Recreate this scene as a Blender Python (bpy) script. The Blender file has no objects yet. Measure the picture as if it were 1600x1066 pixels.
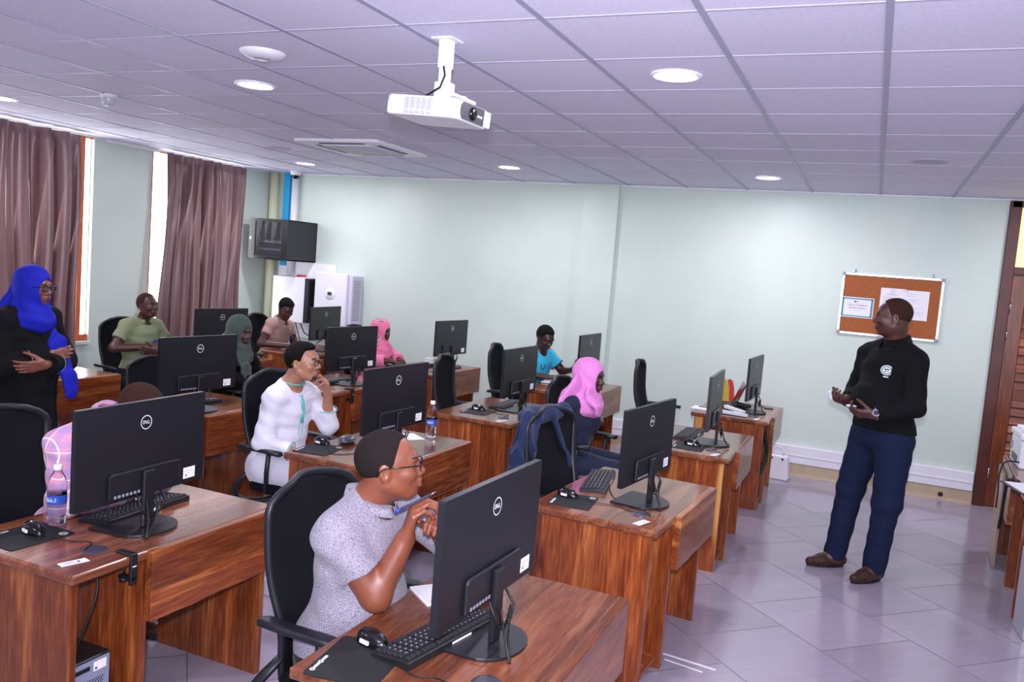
import bpy, bmesh, math, random
import numpy as np
from mathutils import Vector, Matrix, Euler
random.seed(7); np.random.seed(7)
R = math.radians
scene = bpy.context.scene
col = scene.collection
PI = math.pi
# ------------------------------------------------------------------ camera
def set_camera():
    cam = bpy.data.cameras.new('camera'); cam.sensor_width = 36.0; cam.lens = 1300.7/1600*36; cam.clip_start = .05
    o = bpy.data.objects.new('camera', cam); col.objects.link(o)
    yaw, pitch, roll = R(23.2234), R(-5.1081), R(4.5559)
    cy, sy, cp, sp = math.cos(yaw), math.sin(yaw), math.cos(pitch), math.sin(pitch)
    fwd = Vector((-sy*cp, cy*cp, sp)); rt = Vector((cy, sy, 0)); up = rt.cross(fwd)
    cr, sr = math.cos(roll), math.sin(roll)
    r2 = cr*rt+sr*up; u2 = -sr*rt+cr*up
    m = Matrix((r2, u2, -fwd)).transposed().to_4x4(); m.translation = Vector((.0568, -3.5669, 1.8154))
    o.matrix_world = m; scene.camera = o
set_camera()
# ------------------------------------------------------------------ world, light, exposure
CEIL = 2.75; YW = 4.96; XL = -7.05; XR = 3.4; YF = -4.9
world = bpy.data.worlds.new('sky'); scene.world = world; world.use_nodes = True
wn = world.node_tree; wn.nodes['Background'].inputs[0].default_value = (.93, .96, 1, 1); wn.nodes['Background'].inputs[1].default_value = 4.2
def area(name, loc, size, power, color, direction=(0, 0, -1), shape='DISK', sy=None, spread=PI):
    l = bpy.data.lights.new(name, 'AREA'); l.energy = power; l.color = color; l.shape = shape; l.size = size; l.spread = spread
    if sy: l.size_y = sy
    o = bpy.data.objects.new(name, l); col.objects.link(o); o.location = loc
    o.rotation_euler = Vector(direction).to_track_quat('-Z', 'Y').to_euler(); return o
# daylight entering by the windows of the left wall and the windows behind the photographer
area('window_daylight', (XL+.1, 1.2, 1.75), 2.2, 26, (.92, .95, 1), (1, 0, -.15), 'RECTANGLE', 1.9)
area('window_daylight', (XL+.1, 3.75, 1.75), 1.3, 14, (.92, .95, 1), (1, 0, -.15), 'RECTANGLE', 1.9)
area('window_daylight', (.8, YF+.1, 1.7), 3.6, 48, (.86, .84, 1), (0, 1, .1), 'RECTANGLE', 1.6)
area('window_daylight', (XR-.1, -2.2, 1.7), 3.0, 26, (.88, .86, 1), (-1, .2, .1), 'RECTANGLE', 1.6)
# the photographer's flash, just above the lens
area('camera_flash', (.05, -3.60, 1.96), .07, 58, (.90, .87, 1), (-.36, .9, .12), 'DISK', None, R(120))
scene.view_settings.view_transform = 'Standard'; scene.view_settings.look = 'None'
scene.view_settings.exposure = .58; scene.view_settings.gamma = 1; scene.view_settings.use_curve_mapping = False
# ------------------------------------------------------------------ materials
def srgb(h):
    h = h.lstrip('#'); v = [int(h[i:i+2], 16)/255 for i in (0, 2, 4)]
    return tuple(c/12.92 if c <= .04045 else ((c+.055)/1.055)**2.4 for c in v)+(1,)
class NT:
    def __init__(s, name):
        s.m = bpy.data.materials.new(name); s.m.use_nodes = True; s.t = s.m.node_tree; s.b = s.t.nodes['Principled BSDF']
    def n(s, kind, **kw):
        x = s.t.nodes.new(kind)
        for k, v in kw.items():
            if k.startswith('i_'):
                key = k[2:]; key = int(key) if key.isdigit() else key
                x.inputs[key].default_value = v
            else: setattr(x, k, v)
        return x
    def l(s, a, b): s.t.links.new(a, b)
    def ramp(s, fac, stops, interp='LINEAR'):
        r = s.n('ShaderNodeValToRGB'); r.color_ramp.interpolation = interp
        e = r.color_ramp.elements
        while len(e) < len(stops): e.new(.5)
        for k, (p, c) in enumerate(stops): e[k].position = p; e[k].color = c
        s.l(fac, r.inputs[0]); return r.outputs[0]
    def coord(s, scale=(1, 1, 1), kind='Object', rand=False, rot=(0, 0, 0)):
        tc = s.n('ShaderNodeTexCoord'); mp = s.n('ShaderNodeMapping'); mp.inputs['Scale'].default_value = scale; mp.inputs['Rotation'].default_value = rot
        src = tc.outputs[kind]
        if rand:
            oi = s.n('ShaderNodeObjectInfo'); mu = s.n('ShaderNodeVectorMath', operation='SCALE'); cx = s.n('ShaderNodeCombineXYZ')
            for k in range(3): s.l(oi.outputs['Random'], cx.inputs[k])
            s.l(cx.outputs[0], mu.inputs[0]); mu.inputs['Scale'].default_value = 17.3
            ad = s.n('ShaderNodeVectorMath', operation='ADD'); s.l(src, ad.inputs[0]); s.l(mu.outputs[0], ad.inputs[1]); src = ad.outputs[0]
        s.l(src, mp.inputs[0]); return mp.outputs[0]
    def bump(s, h, strength=.3, dist=.01):
        b = s.n('ShaderNodeBump'); b.inputs['Strength'].default_value = strength; b.inputs['Distance'].default_value = dist
        s.l(h, b.inputs['Height']); s.l(b.outputs[0], s.b.inputs['Normal'])
def plain(name, c, rough=.5, metal=0, spec=.5, noise=0, nscale=60, bump=0, emit=None, es=1, sheen=0, coat=0, trans=0, ior=None):
    t = NT(name); c = srgb(c) if isinstance(c, str) else c
    t.b.inputs['Roughness'].default_value = rough; t.b.inputs['Metallic'].default_value = metal
    t.b.inputs['Specular IOR Level'].default_value = spec; t.b.inputs['Base Color'].default_value = c
    t.b.inputs['Sheen Weight'].default_value = sheen; t.b.inputs['Coat Weight'].default_value = coat
    t.b.inputs['Transmission Weight'].default_value = trans
    if ior: t.b.inputs['IOR'].default_value = ior
    nz = t.n('ShaderNodeTexNoise'); nz.inputs['Scale'].default_value = nscale; nz.inputs['Detail'].default_value = 4
    t.l(t.coord(), nz.inputs['Vector'])
    a = max(noise, .02)
    t.l(t.ramp(nz.outputs[0], [(.3, tuple(x*(1-a) for x in c[:3])+(1,)), (.7, tuple(min(1, x*(1+a)) for x in c[:3])+(1,))]), t.b.inputs['Base Color'])
    if bump: t.bump(nz.outputs[0], bump, .01)
    if emit:
        t.b.inputs['Emission Color'].default_value = srgb(emit); t.b.inputs['Emission Strength'].default_value = es
    return t.m
def wood(name, axis, cols, rough=.28, plank=.16, sap=True, band=9):
    t = NT(name)
    sc = [band, band, band]; sc['xyz'.index(axis)] = band*.085
    v = t.coord(tuple(sc), rand=True)
    n1 = t.n('ShaderNodeTexNoise'); n1.inputs['Scale'].default_value = 1.6; n1.inputs['Detail'].default_value = 5; n1.inputs['Distortion'].default_value = .5; t.l(v, n1.inputs['Vector'])
    n2 = t.n('ShaderNodeTexNoise'); n2.inputs['Scale'].default_value = 11; n2.inputs['Detail'].default_value = 3; t.l(v, n2.inputs['Vector'])
    # figure: rings of the log cut along the board
    ri = t.n('ShaderNodeMath', operation='MULTIPLY'); ri.inputs[1].default_value = 22; t.l(n1.outputs[0], ri.inputs[0])
    si = t.n('ShaderNodeMath', operation='SINE'); t.l(ri.outputs[0], si.inputs[0])
    ma = t.n('ShaderNodeMath', operation='MULTIPLY_ADD'); ma.inputs[1].default_value = .07; t.l(si.outputs[0], ma.inputs[0])
    ad = t.n('ShaderNodeMath', operation='MULTIPLY_ADD'); ad.inputs[1].default_value = .75; t.l(n2.outputs[0], ad.inputs[0]); t.l(n1.outputs[0], ad.inputs[2])
    sb = t.n('ShaderNodeMath', operation='SUBTRACT'); sb.inputs[1].default_value = .38; t.l(ad.outputs[0], sb.inputs[0]); t.l(sb.outputs[0], ma.inputs[2])
    c = [srgb(x) for x in cols]
    base = t.ramp(ma.outputs[0], [(.15, c[0]), (.42, c[1]), (.62, c[2]), (.95, c[3])])
    # boards glued edge to edge, each of its own tone
    pv = t.coord((1, 1, 1), rand=True)
    sp = t.n('ShaderNodeSeparateXYZ'); t.l(pv, sp.inputs[0])
    a2 = {'z': 'X', 'y': 'X', 'x': 'Y'}[axis]
    if name.endswith('front'): a2 = 'Z'
    dv = t.n('ShaderNodeMath', operation='DIVIDE'); dv.inputs[1].default_value = plank; t.l(sp.outputs[a2], dv.inputs[0])
    fl = t.n('ShaderNodeMath', operation='FLOOR'); t.l(dv.outputs[0], fl.inputs[0])
    wn_ = t.n('ShaderNodeTexWhiteNoise', noise_dimensions='1D'); t.l(fl.outputs[0], wn_.inputs['W'])
    hs = t.n('ShaderNodeHueSaturation'); t.l(base, hs.inputs['Color'])
    mr = t.n('ShaderNodeMapRange'); mr.inputs['To Min'].default_value = .72; mr.inputs['To Max'].default_value = 1.2; t.l(wn_.outputs['Value'], mr.inputs[0]); t.l(mr.outputs[0], hs.inputs['Value'])
    out = hs.outputs[0]
    if sap:
        n3 = t.n('ShaderNodeTexNoise'); n3.inputs['Scale'].default_value = .45; n3.inputs['Detail'].default_value = 2; t.l(v, n3.inputs['Vector'])
        k = t.ramp(n3.outputs[0], [(.66, (0, 0, 0, 1)), (.70, (1, 1, 1, 1))])
        mx = t.n('ShaderNodeMix', data_type='RGBA'); t.l(k, mx.inputs[0]); t.l(out, mx.inputs[6]); mx.inputs[7].default_value = srgb('#c08a4c')
        out = mx.outputs[2]
    t.l(out, t.b.inputs['Base Color'])
    t.b.inputs['Roughness'].default_value = rough; t.b.inputs['Coat Weight'].default_value = .25; t.b.inputs['Coat Roughness'].default_value = .12
    t.bump(n2.outputs[0], .08, .004)
    return t.m
M = {}
WC = ['#4c1d0e', '#78391b', '#955027', '#b8773e']
M['wood_z'] = wood('reddish_wood_upright', 'z', WC)
M['wood_y'] = wood('reddish_wood_front', 'y', WC, plank=.13)
M['wood_top'] = wood('polished_wood_top', 'y', ['#53291a', '#744029', '#875236', '#9c6a48'], rough=.2, plank=.2, sap=False)
M['door_wood'] = wood('door_wood', 'z', ['#4a1c0c', '#6c3214', '#86421c', '#9c5526'], plank=.3, sap=False, band=5)
M['door_slat'] = wood('door_slat_wood', 'x', ['#47180b', '#6a2c12', '#8a4419', '#b87430'], plank=.3, sap=False, band=5)
M['frame_wood'] = plain('dark_frame_wood', '#4c1810', .35, noise=.25, nscale=9)
M['orange_wood'] = plain('orange_varnished_wood', '#c86a3c', .4, noise=.15, nscale=9)
M['black'] = plain('black_plastic', '#15161b', .42, noise=.1, nscale=300)
M['black_gloss'] = plain('glossy_black_plastic', '#0b0b0e', .18)
M['mon_back'] = plain('monitor_black_plastic', '#16171e', .38, noise=.12, nscale=500, bump=.02)
M['screen'] = plain('dark_screen', '#06070a', .12)
M['key'] = plain('key_black', '#1b1c22', .5)
M['rubber'] = plain('black_rubber', '#0e0f13', .75, noise=.1, nscale=500)
M['cable'] = plain('black_cable', '#0c0c10', .5)
M['chair_mesh'] = plain('black_chair_mesh', '#0d0e15', .85, noise=.35, nscale=700, bump=.15, spec=.2)
M['chair_frame'] = plain('dark_chair_plastic', '#15171f', .45, noise=.08)
M['seat_fabric'] = plain('black_seat_fabric', '#0d0e12', .95, noise=.25, nscale=500, bump=.1, spec=.15)
M['white_plastic'] = plain('white_plastic', '#e4e4ec', .35)
M['white_metal'] = plain('white_painted_metal', '#e8e8f2', .3)
M['grey_plastic'] = plain('grey_plastic', '#8b8c9c', .4)
M['grey_dark'] = plain('dark_grey_plastic', '#3c3b49', .35)
M['paper'] = plain('white_paper', '#eceaf2', .8)
M['paper_line'] = plain('printed_grey', '#9c9cae', .8)
M['ink'] = plain('dark_ink', '#303248', .8)
M['logo_white'] = plain('printed_white', '#dfe2ea', .5)
M['chrome'] = plain('polished_metal', '#c8c8d0', .18, metal=1)
M['alu'] = plain('brushed_aluminium', '#d4d4de', .28, metal=.85, noise=.05, nscale=90)
M['blue_plastic'] = plain('blue_plastic', '#2a3fb4', .35)
M['red'] = plain('red_cardboard', '#c02c30', .5, noise=.1)
M['yellow'] = plain('yellow_cardboard', '#c8a83a', .5, noise=.1)
M['cyan_plastic'] = plain('cyan_painted_duct', '#1ba6e0', .4)
M['lamp'] = plain('lit_lamp_disc', '#ffffff', .5, emit='#fff4ff', es=30)
M['clear'] = plain('clear_bottle_plastic', '#ffffff', .03, trans=1, ior=1.25)
M['water'] = plain('water', '#f4f8ff', .0, trans=1, ior=1.33)
M['glass'] = plain('window_glass', '#ffffff', .02, trans=1, ior=1.02)
M['label_blue'] = plain('blue_bottle_label', '#2a4fae', .4, noise=.15, nscale=40)
M['label_mark'] = plain('pale_label_print', '#b8cdf0', .4)
def wall_mat():
    t = NT('pale_green_paint'); v = t.coord()
    n = t.n('ShaderNodeTexNoise'); n.inputs['Scale'].default_value = 1.3; n.inputs['Detail'].default_value = 3; t.l(v, n.inputs['Vector'])
    t.l(t.ramp(n.outputs[0], [(.3, srgb('#c2d2c8')), (.7, srgb('#cbd9cf'))]), t.b.inputs['Base Color'])
    n2 = t.n('ShaderNodeTexNoise'); n2.inputs['Scale'].default_value = 60; t.l(v, n2.inputs['Vector']); t.bump(n2.outputs[0], .06, .01)
    t.b.inputs['Roughness'].default_value = .42; return t.m
M['wall'] = wall_mat()
def ceil_mat():
    t = NT('mineral_fibre_tile'); v = t.coord()
    n = t.n('ShaderNodeTexNoise'); n.inputs['Scale'].default_value = 130; n.inputs['Detail'].default_value = 3; t.l(v, n.inputs['Vector'])
    # each 600 mm tile of a very slightly different tone
    mp = t.coord((1/.6, 1/.6, 0)); fl = t.n('ShaderNodeVectorMath', operation='FLOOR'); t.l(mp, fl.inputs[0])
    wn_ = t.n('ShaderNodeTexWhiteNoise'); t.l(fl.outputs[0], wn_.inputs['Vector'])
    base = t.ramp(n.outputs[0], [(.35, srgb('#d8d5ea')), (.65, srgb('#e2dff4'))])
    hs = t.n('ShaderNodeHueSaturation'); t.l(base, hs.inputs['Color'])
    mr = t.n('ShaderNodeMapRange'); mr.inputs['To Min'].default_value = .96; mr.inputs['To Max'].default_value = 1.03
    t.l(wn_.outputs['Value'], mr.inputs[0]); t.l(mr.outputs[0], hs.inputs['Value']); t.l(hs.outputs[0], t.b.inputs['Base Color'])
    t.bump(n.outputs[0], .12, .004); t.b.inputs['Roughness'].default_value = .8; return t.m
M['ceiling'] = ceil_mat()
M['grid_bar'] = plain('ceiling_bar_metal', '#a3a1ba', .4)
M['grid_thin'] = plain('ceiling_cross_bar', '#b2b0c6', .4)
def floor_mat():
    t = NT('polished_porcelain_tile')
    tc = t.n('ShaderNodeTexCoord'); mp = t.n('ShaderNodeMapping'); mp.inputs['Rotation'].default_value = (0, 0, R(45)); t.l(tc.outputs['Object'], mp.inputs[0])
    br = t.n('ShaderNodeTexBrick'); br.offset = .5; br.squash = 1
    br.inputs['Scale'].default_value = 1; br.inputs['Brick Width'].default_value = .6; br.inputs['Row Height'].default_value = .6; br.inputs['Mortar Size'].default_value = .0035; br.inputs['Mortar Smooth'].default_value = 0; br.inputs['Bias'].default_value = 0
    br.inputs['Color1'].default_value = srgb('#988f9f'); br.inputs['Color2'].default_value = srgb('#a39aaa'); br.inputs['Mortar'].default_value = srgb('#6e6a76')
    t.l(mp.outputs[0], br.inputs['Vector'])
    m2 = t.n('ShaderNodeMapping'); m2.inputs['Scale'].default_value = (30, 2.2, 1); t.l(mp.outputs[0], m2.inputs[0])
    n = t.n('ShaderNodeTexNoise'); n.inputs['Scale'].default_value = 1; n.inputs['Detail'].default_value = 5; t.l(m2.outputs[0], n.inputs['Vector'])
    mx = t.n('ShaderNodeMix', data_type='RGBA', blend_type='MULTIPLY'); mx.inputs[0].default_value = 1
    t.l(br.outputs['Color'], mx.inputs[6]); t.l(t.ramp(n.outputs[0], [(.3, (.94, .93, .94, 1)), (.7, (1, 1, 1, 1))]), mx.inputs[7])
    t.l(mx.outputs[2], t.b.inputs['Base Color'])
    t.l(t.ramp(br.outputs['Fac'], [(0, (.14,)*3+(1,)), (1, (.5,)*3+(1,))]), t.b.inputs['Roughness'])
    t.b.inputs['Specular IOR Level'].default_value = .6
    return t.m
M['floor'] = floor_mat()
M['skirt'] = plain('beige_skirting_tile', '#cdb898', .3, noise=.06, nscale=12)
M['tape'] = plain('white_scuff_tape', '#e0dfe8', .6)
def curtain_mat():
    t = NT('satin_curtain'); v = t.coord((1, 1, 1))
    w = t.n('ShaderNodeTexNoise'); w.inputs['Scale'].default_value = 3; t.l(t.coord((6, 6, .15)), w.inputs['Vector'])
    t.l(t.ramp(w.outputs[0], [(.3, srgb('#6a4a4c')), (.7, srgb('#8c7070'))]), t.b.inputs['Base Color'])
    t.b.inputs['Roughness'].default_value = .33; t.b.inputs['Sheen Weight'].default_value = .2
    n = t.n('ShaderNodeTexNoise'); n.inputs['Scale'].default_value = 400; t.l(v, n.inputs['Vector']); t.bump(n.outputs[0], .05, .005)
    tr = t.n('ShaderNodeBsdfTranslucent'); tr.inputs[0].default_value = srgb('#b0544a')
    ms = t.n('ShaderNodeMixShader'); ms.inputs[0].default_value = .10
    out = t.t.nodes['Material Output']; t.l(t.b.outputs[0], ms.inputs[1]); t.l(tr.outputs[0], ms.inputs[2]); t.l(ms.outputs[0], out.inputs[0])
    return t.m
M['curtain'] = curtain_mat()
# ------------------------------------------------------------------ mesh helpers
class MB:
    def __init__(s): s.v = []; s.f = []; s.mi = []; s.mats = []; s.sm = []
    def mat(s, m):
        if m not in s.mats: s.mats.append(m)
        return s.mats.index(m)
    def add(s, vs, fs, m=None, smooth=False):
        k = len(s.v); s.v += [tuple(v) for v in vs]; i = s.mat(m) if m else 0
        for f in fs: s.f.append(tuple(a+k for a in f)); s.mi.append(i); s.sm.append(smooth)
        return s
    def box(s, lo, hi, m=None, rot=None, bev=0, pivot=None):
        lo = Vector(lo); hi = Vector(hi); c = (lo+hi)/2; h = (hi-lo)/2
        if bev <= 0 or min(h) <= bev*1.01:
            vs = [Vector((x, y, z)) for x in (-h.x, h.x) for y in (-h.y, h.y) for z in (-h.z, h.z)]
            fs = [(0, 1, 3, 2), (4, 6, 7, 5), (0, 4, 5, 1), (2, 3, 7, 6), (0, 2, 6, 4), (1, 5, 7, 3)]
        else:
            vs = []; fs = []; idx = {}
            for sx in (-1, 1):
                for sy in (-1, 1):
                    for sz in (-1, 1):
                        for a in range(3):
                            p = Vector((sx*h.x, sy*h.y, sz*h.z))
                            for b in range(3):
                                if b != a: p[b] -= (sx, sy, sz)[b]*bev
                            idx[(sx, sy, sz, a)] = len(vs); vs.append(p)
                        i = [idx[(sx, sy, sz, a)] for a in range(3)]; fs.append(tuple(i) if sx*sy*sz > 0 else tuple(i[::-1]))
            for a in range(3):
                b, c2 = [(1, 2), (2, 0), (0, 1)][a]
                for sa in (-1, 1):
                    q = []
                    for sb, sc in ((-1, -1), (1, -1), (1, 1), (-1, 1)):
                        k = [0, 0, 0]; k[a] = sa; k[b] = sb; k[c2] = sc; q.append(idx[(*k, a)])
                    fs.append(tuple(q) if sa > 0 else tuple(q[::-1]))
            for a in range(3):
                b, c2 = [(1, 2), (2, 0), (0, 1)][a]
                for sb in (-1, 1):
                    for sc in (-1, 1):
                        def K(sa, f):
                            k = [0, 0, 0]; k[a] = sa; k[b] = sb; k[c2] = sc; return idx[(*k, f)]
                        q = (K(-1, b), K(1, b), K(1, c2), K(-1, c2)); fs.append(q if sb*sc > 0 else q[::-1])
        if rot is not None:
            r = Euler(rot).to_matrix() if not isinstance(rot, Matrix) else rot
            pv = Vector(pivot) if pivot is not None else c
            vs = [r@(v+c-pv)+pv for v in vs]
        else: vs = [v+c for v in vs]
        return s.add(vs, fs, m)
    def cyl(s, a, b, r, r2=None, m=None, seg=16, caps=True, smooth=True):
        a = Vector(a); b = Vector(b); d = (b-a).normalized(); r2 = r if r2 is None else r2
        u = d.orthogonal().normalized(); w = d.cross(u); vs = []
        for p, q in ((a, r), (b, r2)):
            for i in range(seg):
                t = 2*PI*i/seg; vs.append(p+u*math.cos(t)*q+w*math.sin(t)*q)
        fs = [(i, (i+1) % seg, seg+(i+1) % seg, seg+i) for i in range(seg)]
        s.add(vs, fs, m, smooth)
        if caps:
            s.add(vs[:seg], [tuple(range(seg))[::-1]], m); s.add(vs[seg:], [tuple(range(seg))], m)
        return s
    def lathe(s, prof, m=None, seg=24, c=(0, 0, 0), smooth=True, axis='z'):
        vs = []; n = len(prof)
        for r, z in prof:
            for i in range(seg):
                t = 2*PI*i/seg; p = (r*math.cos(t), r*math.sin(t), z)
                if axis == 'x': p = (z, p[0], p[1])
                if axis == 'y': p = (p[1], z, p[0])
                vs.append((p[0]+c[0], p[1]+c[1], p[2]+c[2]))
        fs = [(j*seg+i, j*seg+(i+1) % seg, (j+1)*seg+(i+1) % seg, (j+1)*seg+i) for j in range(n-1) for i in range(seg)]
        return s.add(vs, fs, m, smooth)
    def tube(s, pts, r, m=None, seg=8, closed=False, prof=None, smooth=True, up=None):
        pts = [Vector(p) for p in pts]; n = len(pts); vs = []
        prof = prof or [(math.cos(2*PI*i/seg), math.sin(2*PI*i/seg)) for i in range(seg)]; seg = len(prof)
        rr = r if hasattr(r, '__len__') else [r]*n
        u = None
        for k, p in enumerate(pts):
            if closed: t = pts[(k+1) % n]-pts[k-1]
            else: t = pts[min(k+1, n-1)]-pts[max(k-1, 0)]
            t.normalize()
            if up is not None: u = Vector(up)-t*Vector(up).dot(t)
            elif u is None: u = t.orthogonal()
            else: u = u-t*u.dot(t)
            u.normalize(); w = t.cross(u)
            for a, b in prof: vs.append(p+u*a*rr[k]+w*b*rr[k])
        fs = []
        for k in range(n if closed else n-1):
            for i in range(seg):
                fs.append((k*seg+i, k*seg+(i+1) % seg, ((k+1) % n)*seg+(i+1) % seg, ((k+1) % n)*seg+i))
        s.add(vs, fs, m, smooth)
        if not closed: s.add(vs[:seg], [tuple(range(seg))[::-1]], m); s.add(vs[-seg:], [tuple(range(seg))], m)
        return s
    def ball(s, c, r, m=None, seg=16, rings=10, rot=None):
        rx, ry, rz = r if hasattr(r, '__len__') else (r, r, r); vs = []; q = Euler(rot).to_matrix() if rot else None
        for j in range(rings+1):
            a = PI*j/rings
            for i in range(seg):
                t = 2*PI*i/seg; p = Vector((rx*math.sin(a)*math.cos(t), ry*math.sin(a)*math.sin(t), -rz*math.cos(a)))
                if q: p = q@p
                vs.append(p+Vector(c))
        return s.add(vs, [(j*seg+i, j*seg+(i+1) % seg, (j+1)*seg+(i+1) % seg, (j+1)*seg+i) for j in range(rings) for i in range(seg)], m, True)
    def prism(s, outline, z0, z1, m=None, axis='z', smooth=False):
        n = len(outline)
        def P(a, b, z): return {'z': (a, b, z), 'x': (z, a, b), 'y': (b, z, a)}[axis]
        vs = [P(a, b, z0) for a, b in outline]+[P(a, b, z1) for a, b in outline]
        s.add(vs, [tuple(range(n))[::-1], tuple(range(n, 2*n))], m)
        return s.add(vs, [(i, (i+1) % n, n+(i+1) % n, n+i) for i in range(n)], m, smooth)
    def build(s, name, m=None, parent=None, loc=None, rotz=None):
        me = bpy.data.meshes.new(name); me.from_pydata(s.v, [], s.f)
        mats = [x for x in s.mats if x] or [m]
        for x in mats: me.materials.append(M[x] if isinstance(x, str) else x)
        me.polygons.foreach_set('material_index', s.mi if s.mats else [0]*len(s.f)); me.polygons.foreach_set('use_smooth', s.sm)
        bm = bmesh.new(); bm.from_mesh(me); bmesh.ops.remove_doubles(bm, verts=bm.verts, dist=1e-6); bmesh.ops.recalc_face_normals(bm, faces=bm.faces); bm.to_mesh(me); bm.free()
        o = bpy.data.objects.new(name, me); col.objects.link(o)
        if parent: o.parent = parent
        if loc is not None: o.location = loc
        if rotz is not None: o.rotation_euler.z = rotz
        return o
def rrect(w, h, r, n=5, cx=0, cy=0):
    o = []
    for sx, sy, a0 in ((1, 1, 0), (-1, 1, 90), (-1, -1, 180), (1, -1, 270)):
        for i in range(n+1):
            a = R(a0+90*i/n); o.append((cx+sx*(w/2-r)+r*math.cos(a), cy+sy*(h/2-r)+r*math.sin(a)))
    return o
def thing(name, label, cat, loc=(0, 0, 0), rotz=0, group=None):
    o = bpy.data.objects.new(name, None); col.objects.link(o); o.empty_display_size = .1
    o.location = loc; o.rotation_euler = (0, 0, rotz); return tag(o, label, cat, group)
def tag(o, label, cat, group=None, kind=None):
    o['label'] = label; o['category'] = cat
    if group: o['group'] = group
    if kind: o['kind'] = kind
    return o
def struct(o): o['kind'] = 'structure'; return o
def bevel(o, w=.003, seg=2):
    b = o.modifiers.new('bevel', 'BEVEL'); b.width = w; b.segments = seg; b.limit_method = 'ANGLE'; b.angle_limit = R(40); return o
def dup(root, label, loc, rotz=0, skip=()):
    r = root.copy(); col.objects.link(r); r.location = loc; r.rotation_euler = (root.rotation_euler.x, root.rotation_euler.y, rotz); r['label'] = label
    def rec(a, b):
        for ch in list(a.children):
            if ch.name.split('.')[0] in skip: continue
            c = ch.copy(); col.objects.link(c); c.parent = b; rec(ch, c)
    rec(root, r); return r
def text_mesh(body, size, depth=.0006, align='CENTER', font=None):
    cu = bpy.data.curves.new('t', 'FONT'); cu.body = body; cu.size = size; cu.extrude = depth; cu.align_x = align; cu.align_y = 'CENTER'; cu.resolution_u = 3
    o = bpy.data.objects.new('t', cu); col.objects.link(o); bpy.context.view_layer.update()
    dg = bpy.context.evaluated_depsgraph_get(); me = o.evaluated_get(dg).to_mesh()
    vs = [v.co.copy() for v in me.vertices]; fs = [tuple(p.vertices) for p in me.polygons]
    o.evaluated_get(dg).to_mesh_clear(); bpy.data.objects.remove(o); bpy.data.curves.remove(cu); return vs, fs
def add_text(mb, body, size, origin, right, up, m, depth=.0006, align='CENTER', squash=1):
    vs, fs = text_mesh(body, size, depth, align); r = Vector(right).normalized(); u = Vector(up).normalized(); n = r.cross(u)
    mb.add([Vector(origin)+r*v.x*squash+u*v.y+n*v.z for v in vs], fs, m)
# ------------------------------------------------------------------ the room
def slab(name, lo, hi, m):
    return struct(MB().box(lo, hi).build(name, m))
slab('floor', (XL-.3, YF-.2, -.1), (XR+.2, YW+.25, 0), 'floor')
slab('ceiling', (XL-.3, YF-.2, CEIL), (XR+.2, YW+.25, CEIL+.1), 'ceiling')
def wall_with_holes(name, axis, pos, thick, a0, a1, holes, m='wall'):
    # wall in plane axis=pos .. pos+thick, running a0..a1 on the other axis; holes: (b0,b1,z0,z1)
    mb = MB(); holes = sorted(holes); cur = a0
    def bx(p0, p1, z0, z1):
        lo, hi = ((pos, p0, z0), (pos+thick, p1, z1)) if axis == 'x' else ((p0, pos, z0), (p1, pos+thick, z1))
        lo2 = tuple(min(a, b) for a, b in zip(lo, hi)); hi2 = tuple(max(a, b) for a, b in zip(lo, hi)); mb.box(lo2, hi2)
    for b0, b1, z0, z1 in holes:
        bx(cur, b0, 0, CEIL)
        if z0 > 0: bx(b0, b1, 0, z0)
        if z1 < CEIL: bx(b0, b1, z1, CEIL)
        cur = b1
    bx(cur, a1, 0, CEIL)
    return struct(mb.build(name, m))
W1 = (-1.3, 2.33, .75, 2.735); W2 = (3.04, 4.36, .75, 2.735)
wall_with_holes('wall_left', 'x', XL, -.07, YF, YW, [W1, W2])
DX0, DX1 = 1.075, 2.08
wall_with_holes('wall_back', 'y', YW, .16, XL-.2, XR+.2, [(DX0+.0, DX1, 0, 2.72)])
slab('wall_right', (XR, YF, 0), (XR+.15, YW, CEIL), 'wall')
slab('wall_front', (XL, YF-.15, 0), (XR, YF, CEIL), 'wall')
# pier standing a little proud of the back wall, and the corner post
slab('wall_pier', (-2.885, YW-.055, 0), (-2.50, YW+.01, CEIL), 'wall')
# ceiling bars
mb = MB(); x = -7.2+.0
for i in range(-12, 7):
    X = i*.6
    if XL < X < XR: mb.box((X-.013, YF, CEIL-.004), (X+.013, YW, CEIL+.002))
struct(mb.build('trim_1', 'grid_bar'))
mb = MB()
for j in range(-8, 9):
    Y = j*.6
    if YF < Y < YW: mb.box((XL, Y-.0065, CEIL-.003), (XR, Y+.0065, CEIL+.002))
struct(mb.build('trim_2', 'grid_thin'))
# edge angle where ceiling meets walls
struct(MB().box((XL, YW-.022, CEIL-.012), (XR, YW, CEIL)).box((XL, YF, CEIL-.012), (XL+.022, YW, CEIL)).build('trim_3', 'white_metal'))
# skirting of beige tile and the white cable trunking above it
bb = MB().box((XL, YW-.012, 0), (DX0-.02, YW, .11))
struct(bb.build('baseboard_back', 'skirt'))
struct(MB().box((XL, YF, 0), (XL+.012, YW, .11)).build('baseboard_left', 'skirt'))
tr = MB().box((-2.4, YW-.055, .125), (DX0-.03, YW, .295), bev=.004)
tr.box((-2.4, YW-.061, .20), (DX0-.03, YW-.05, .208))
struct(tr.build('trim_4', 'white_plastic'))
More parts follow.
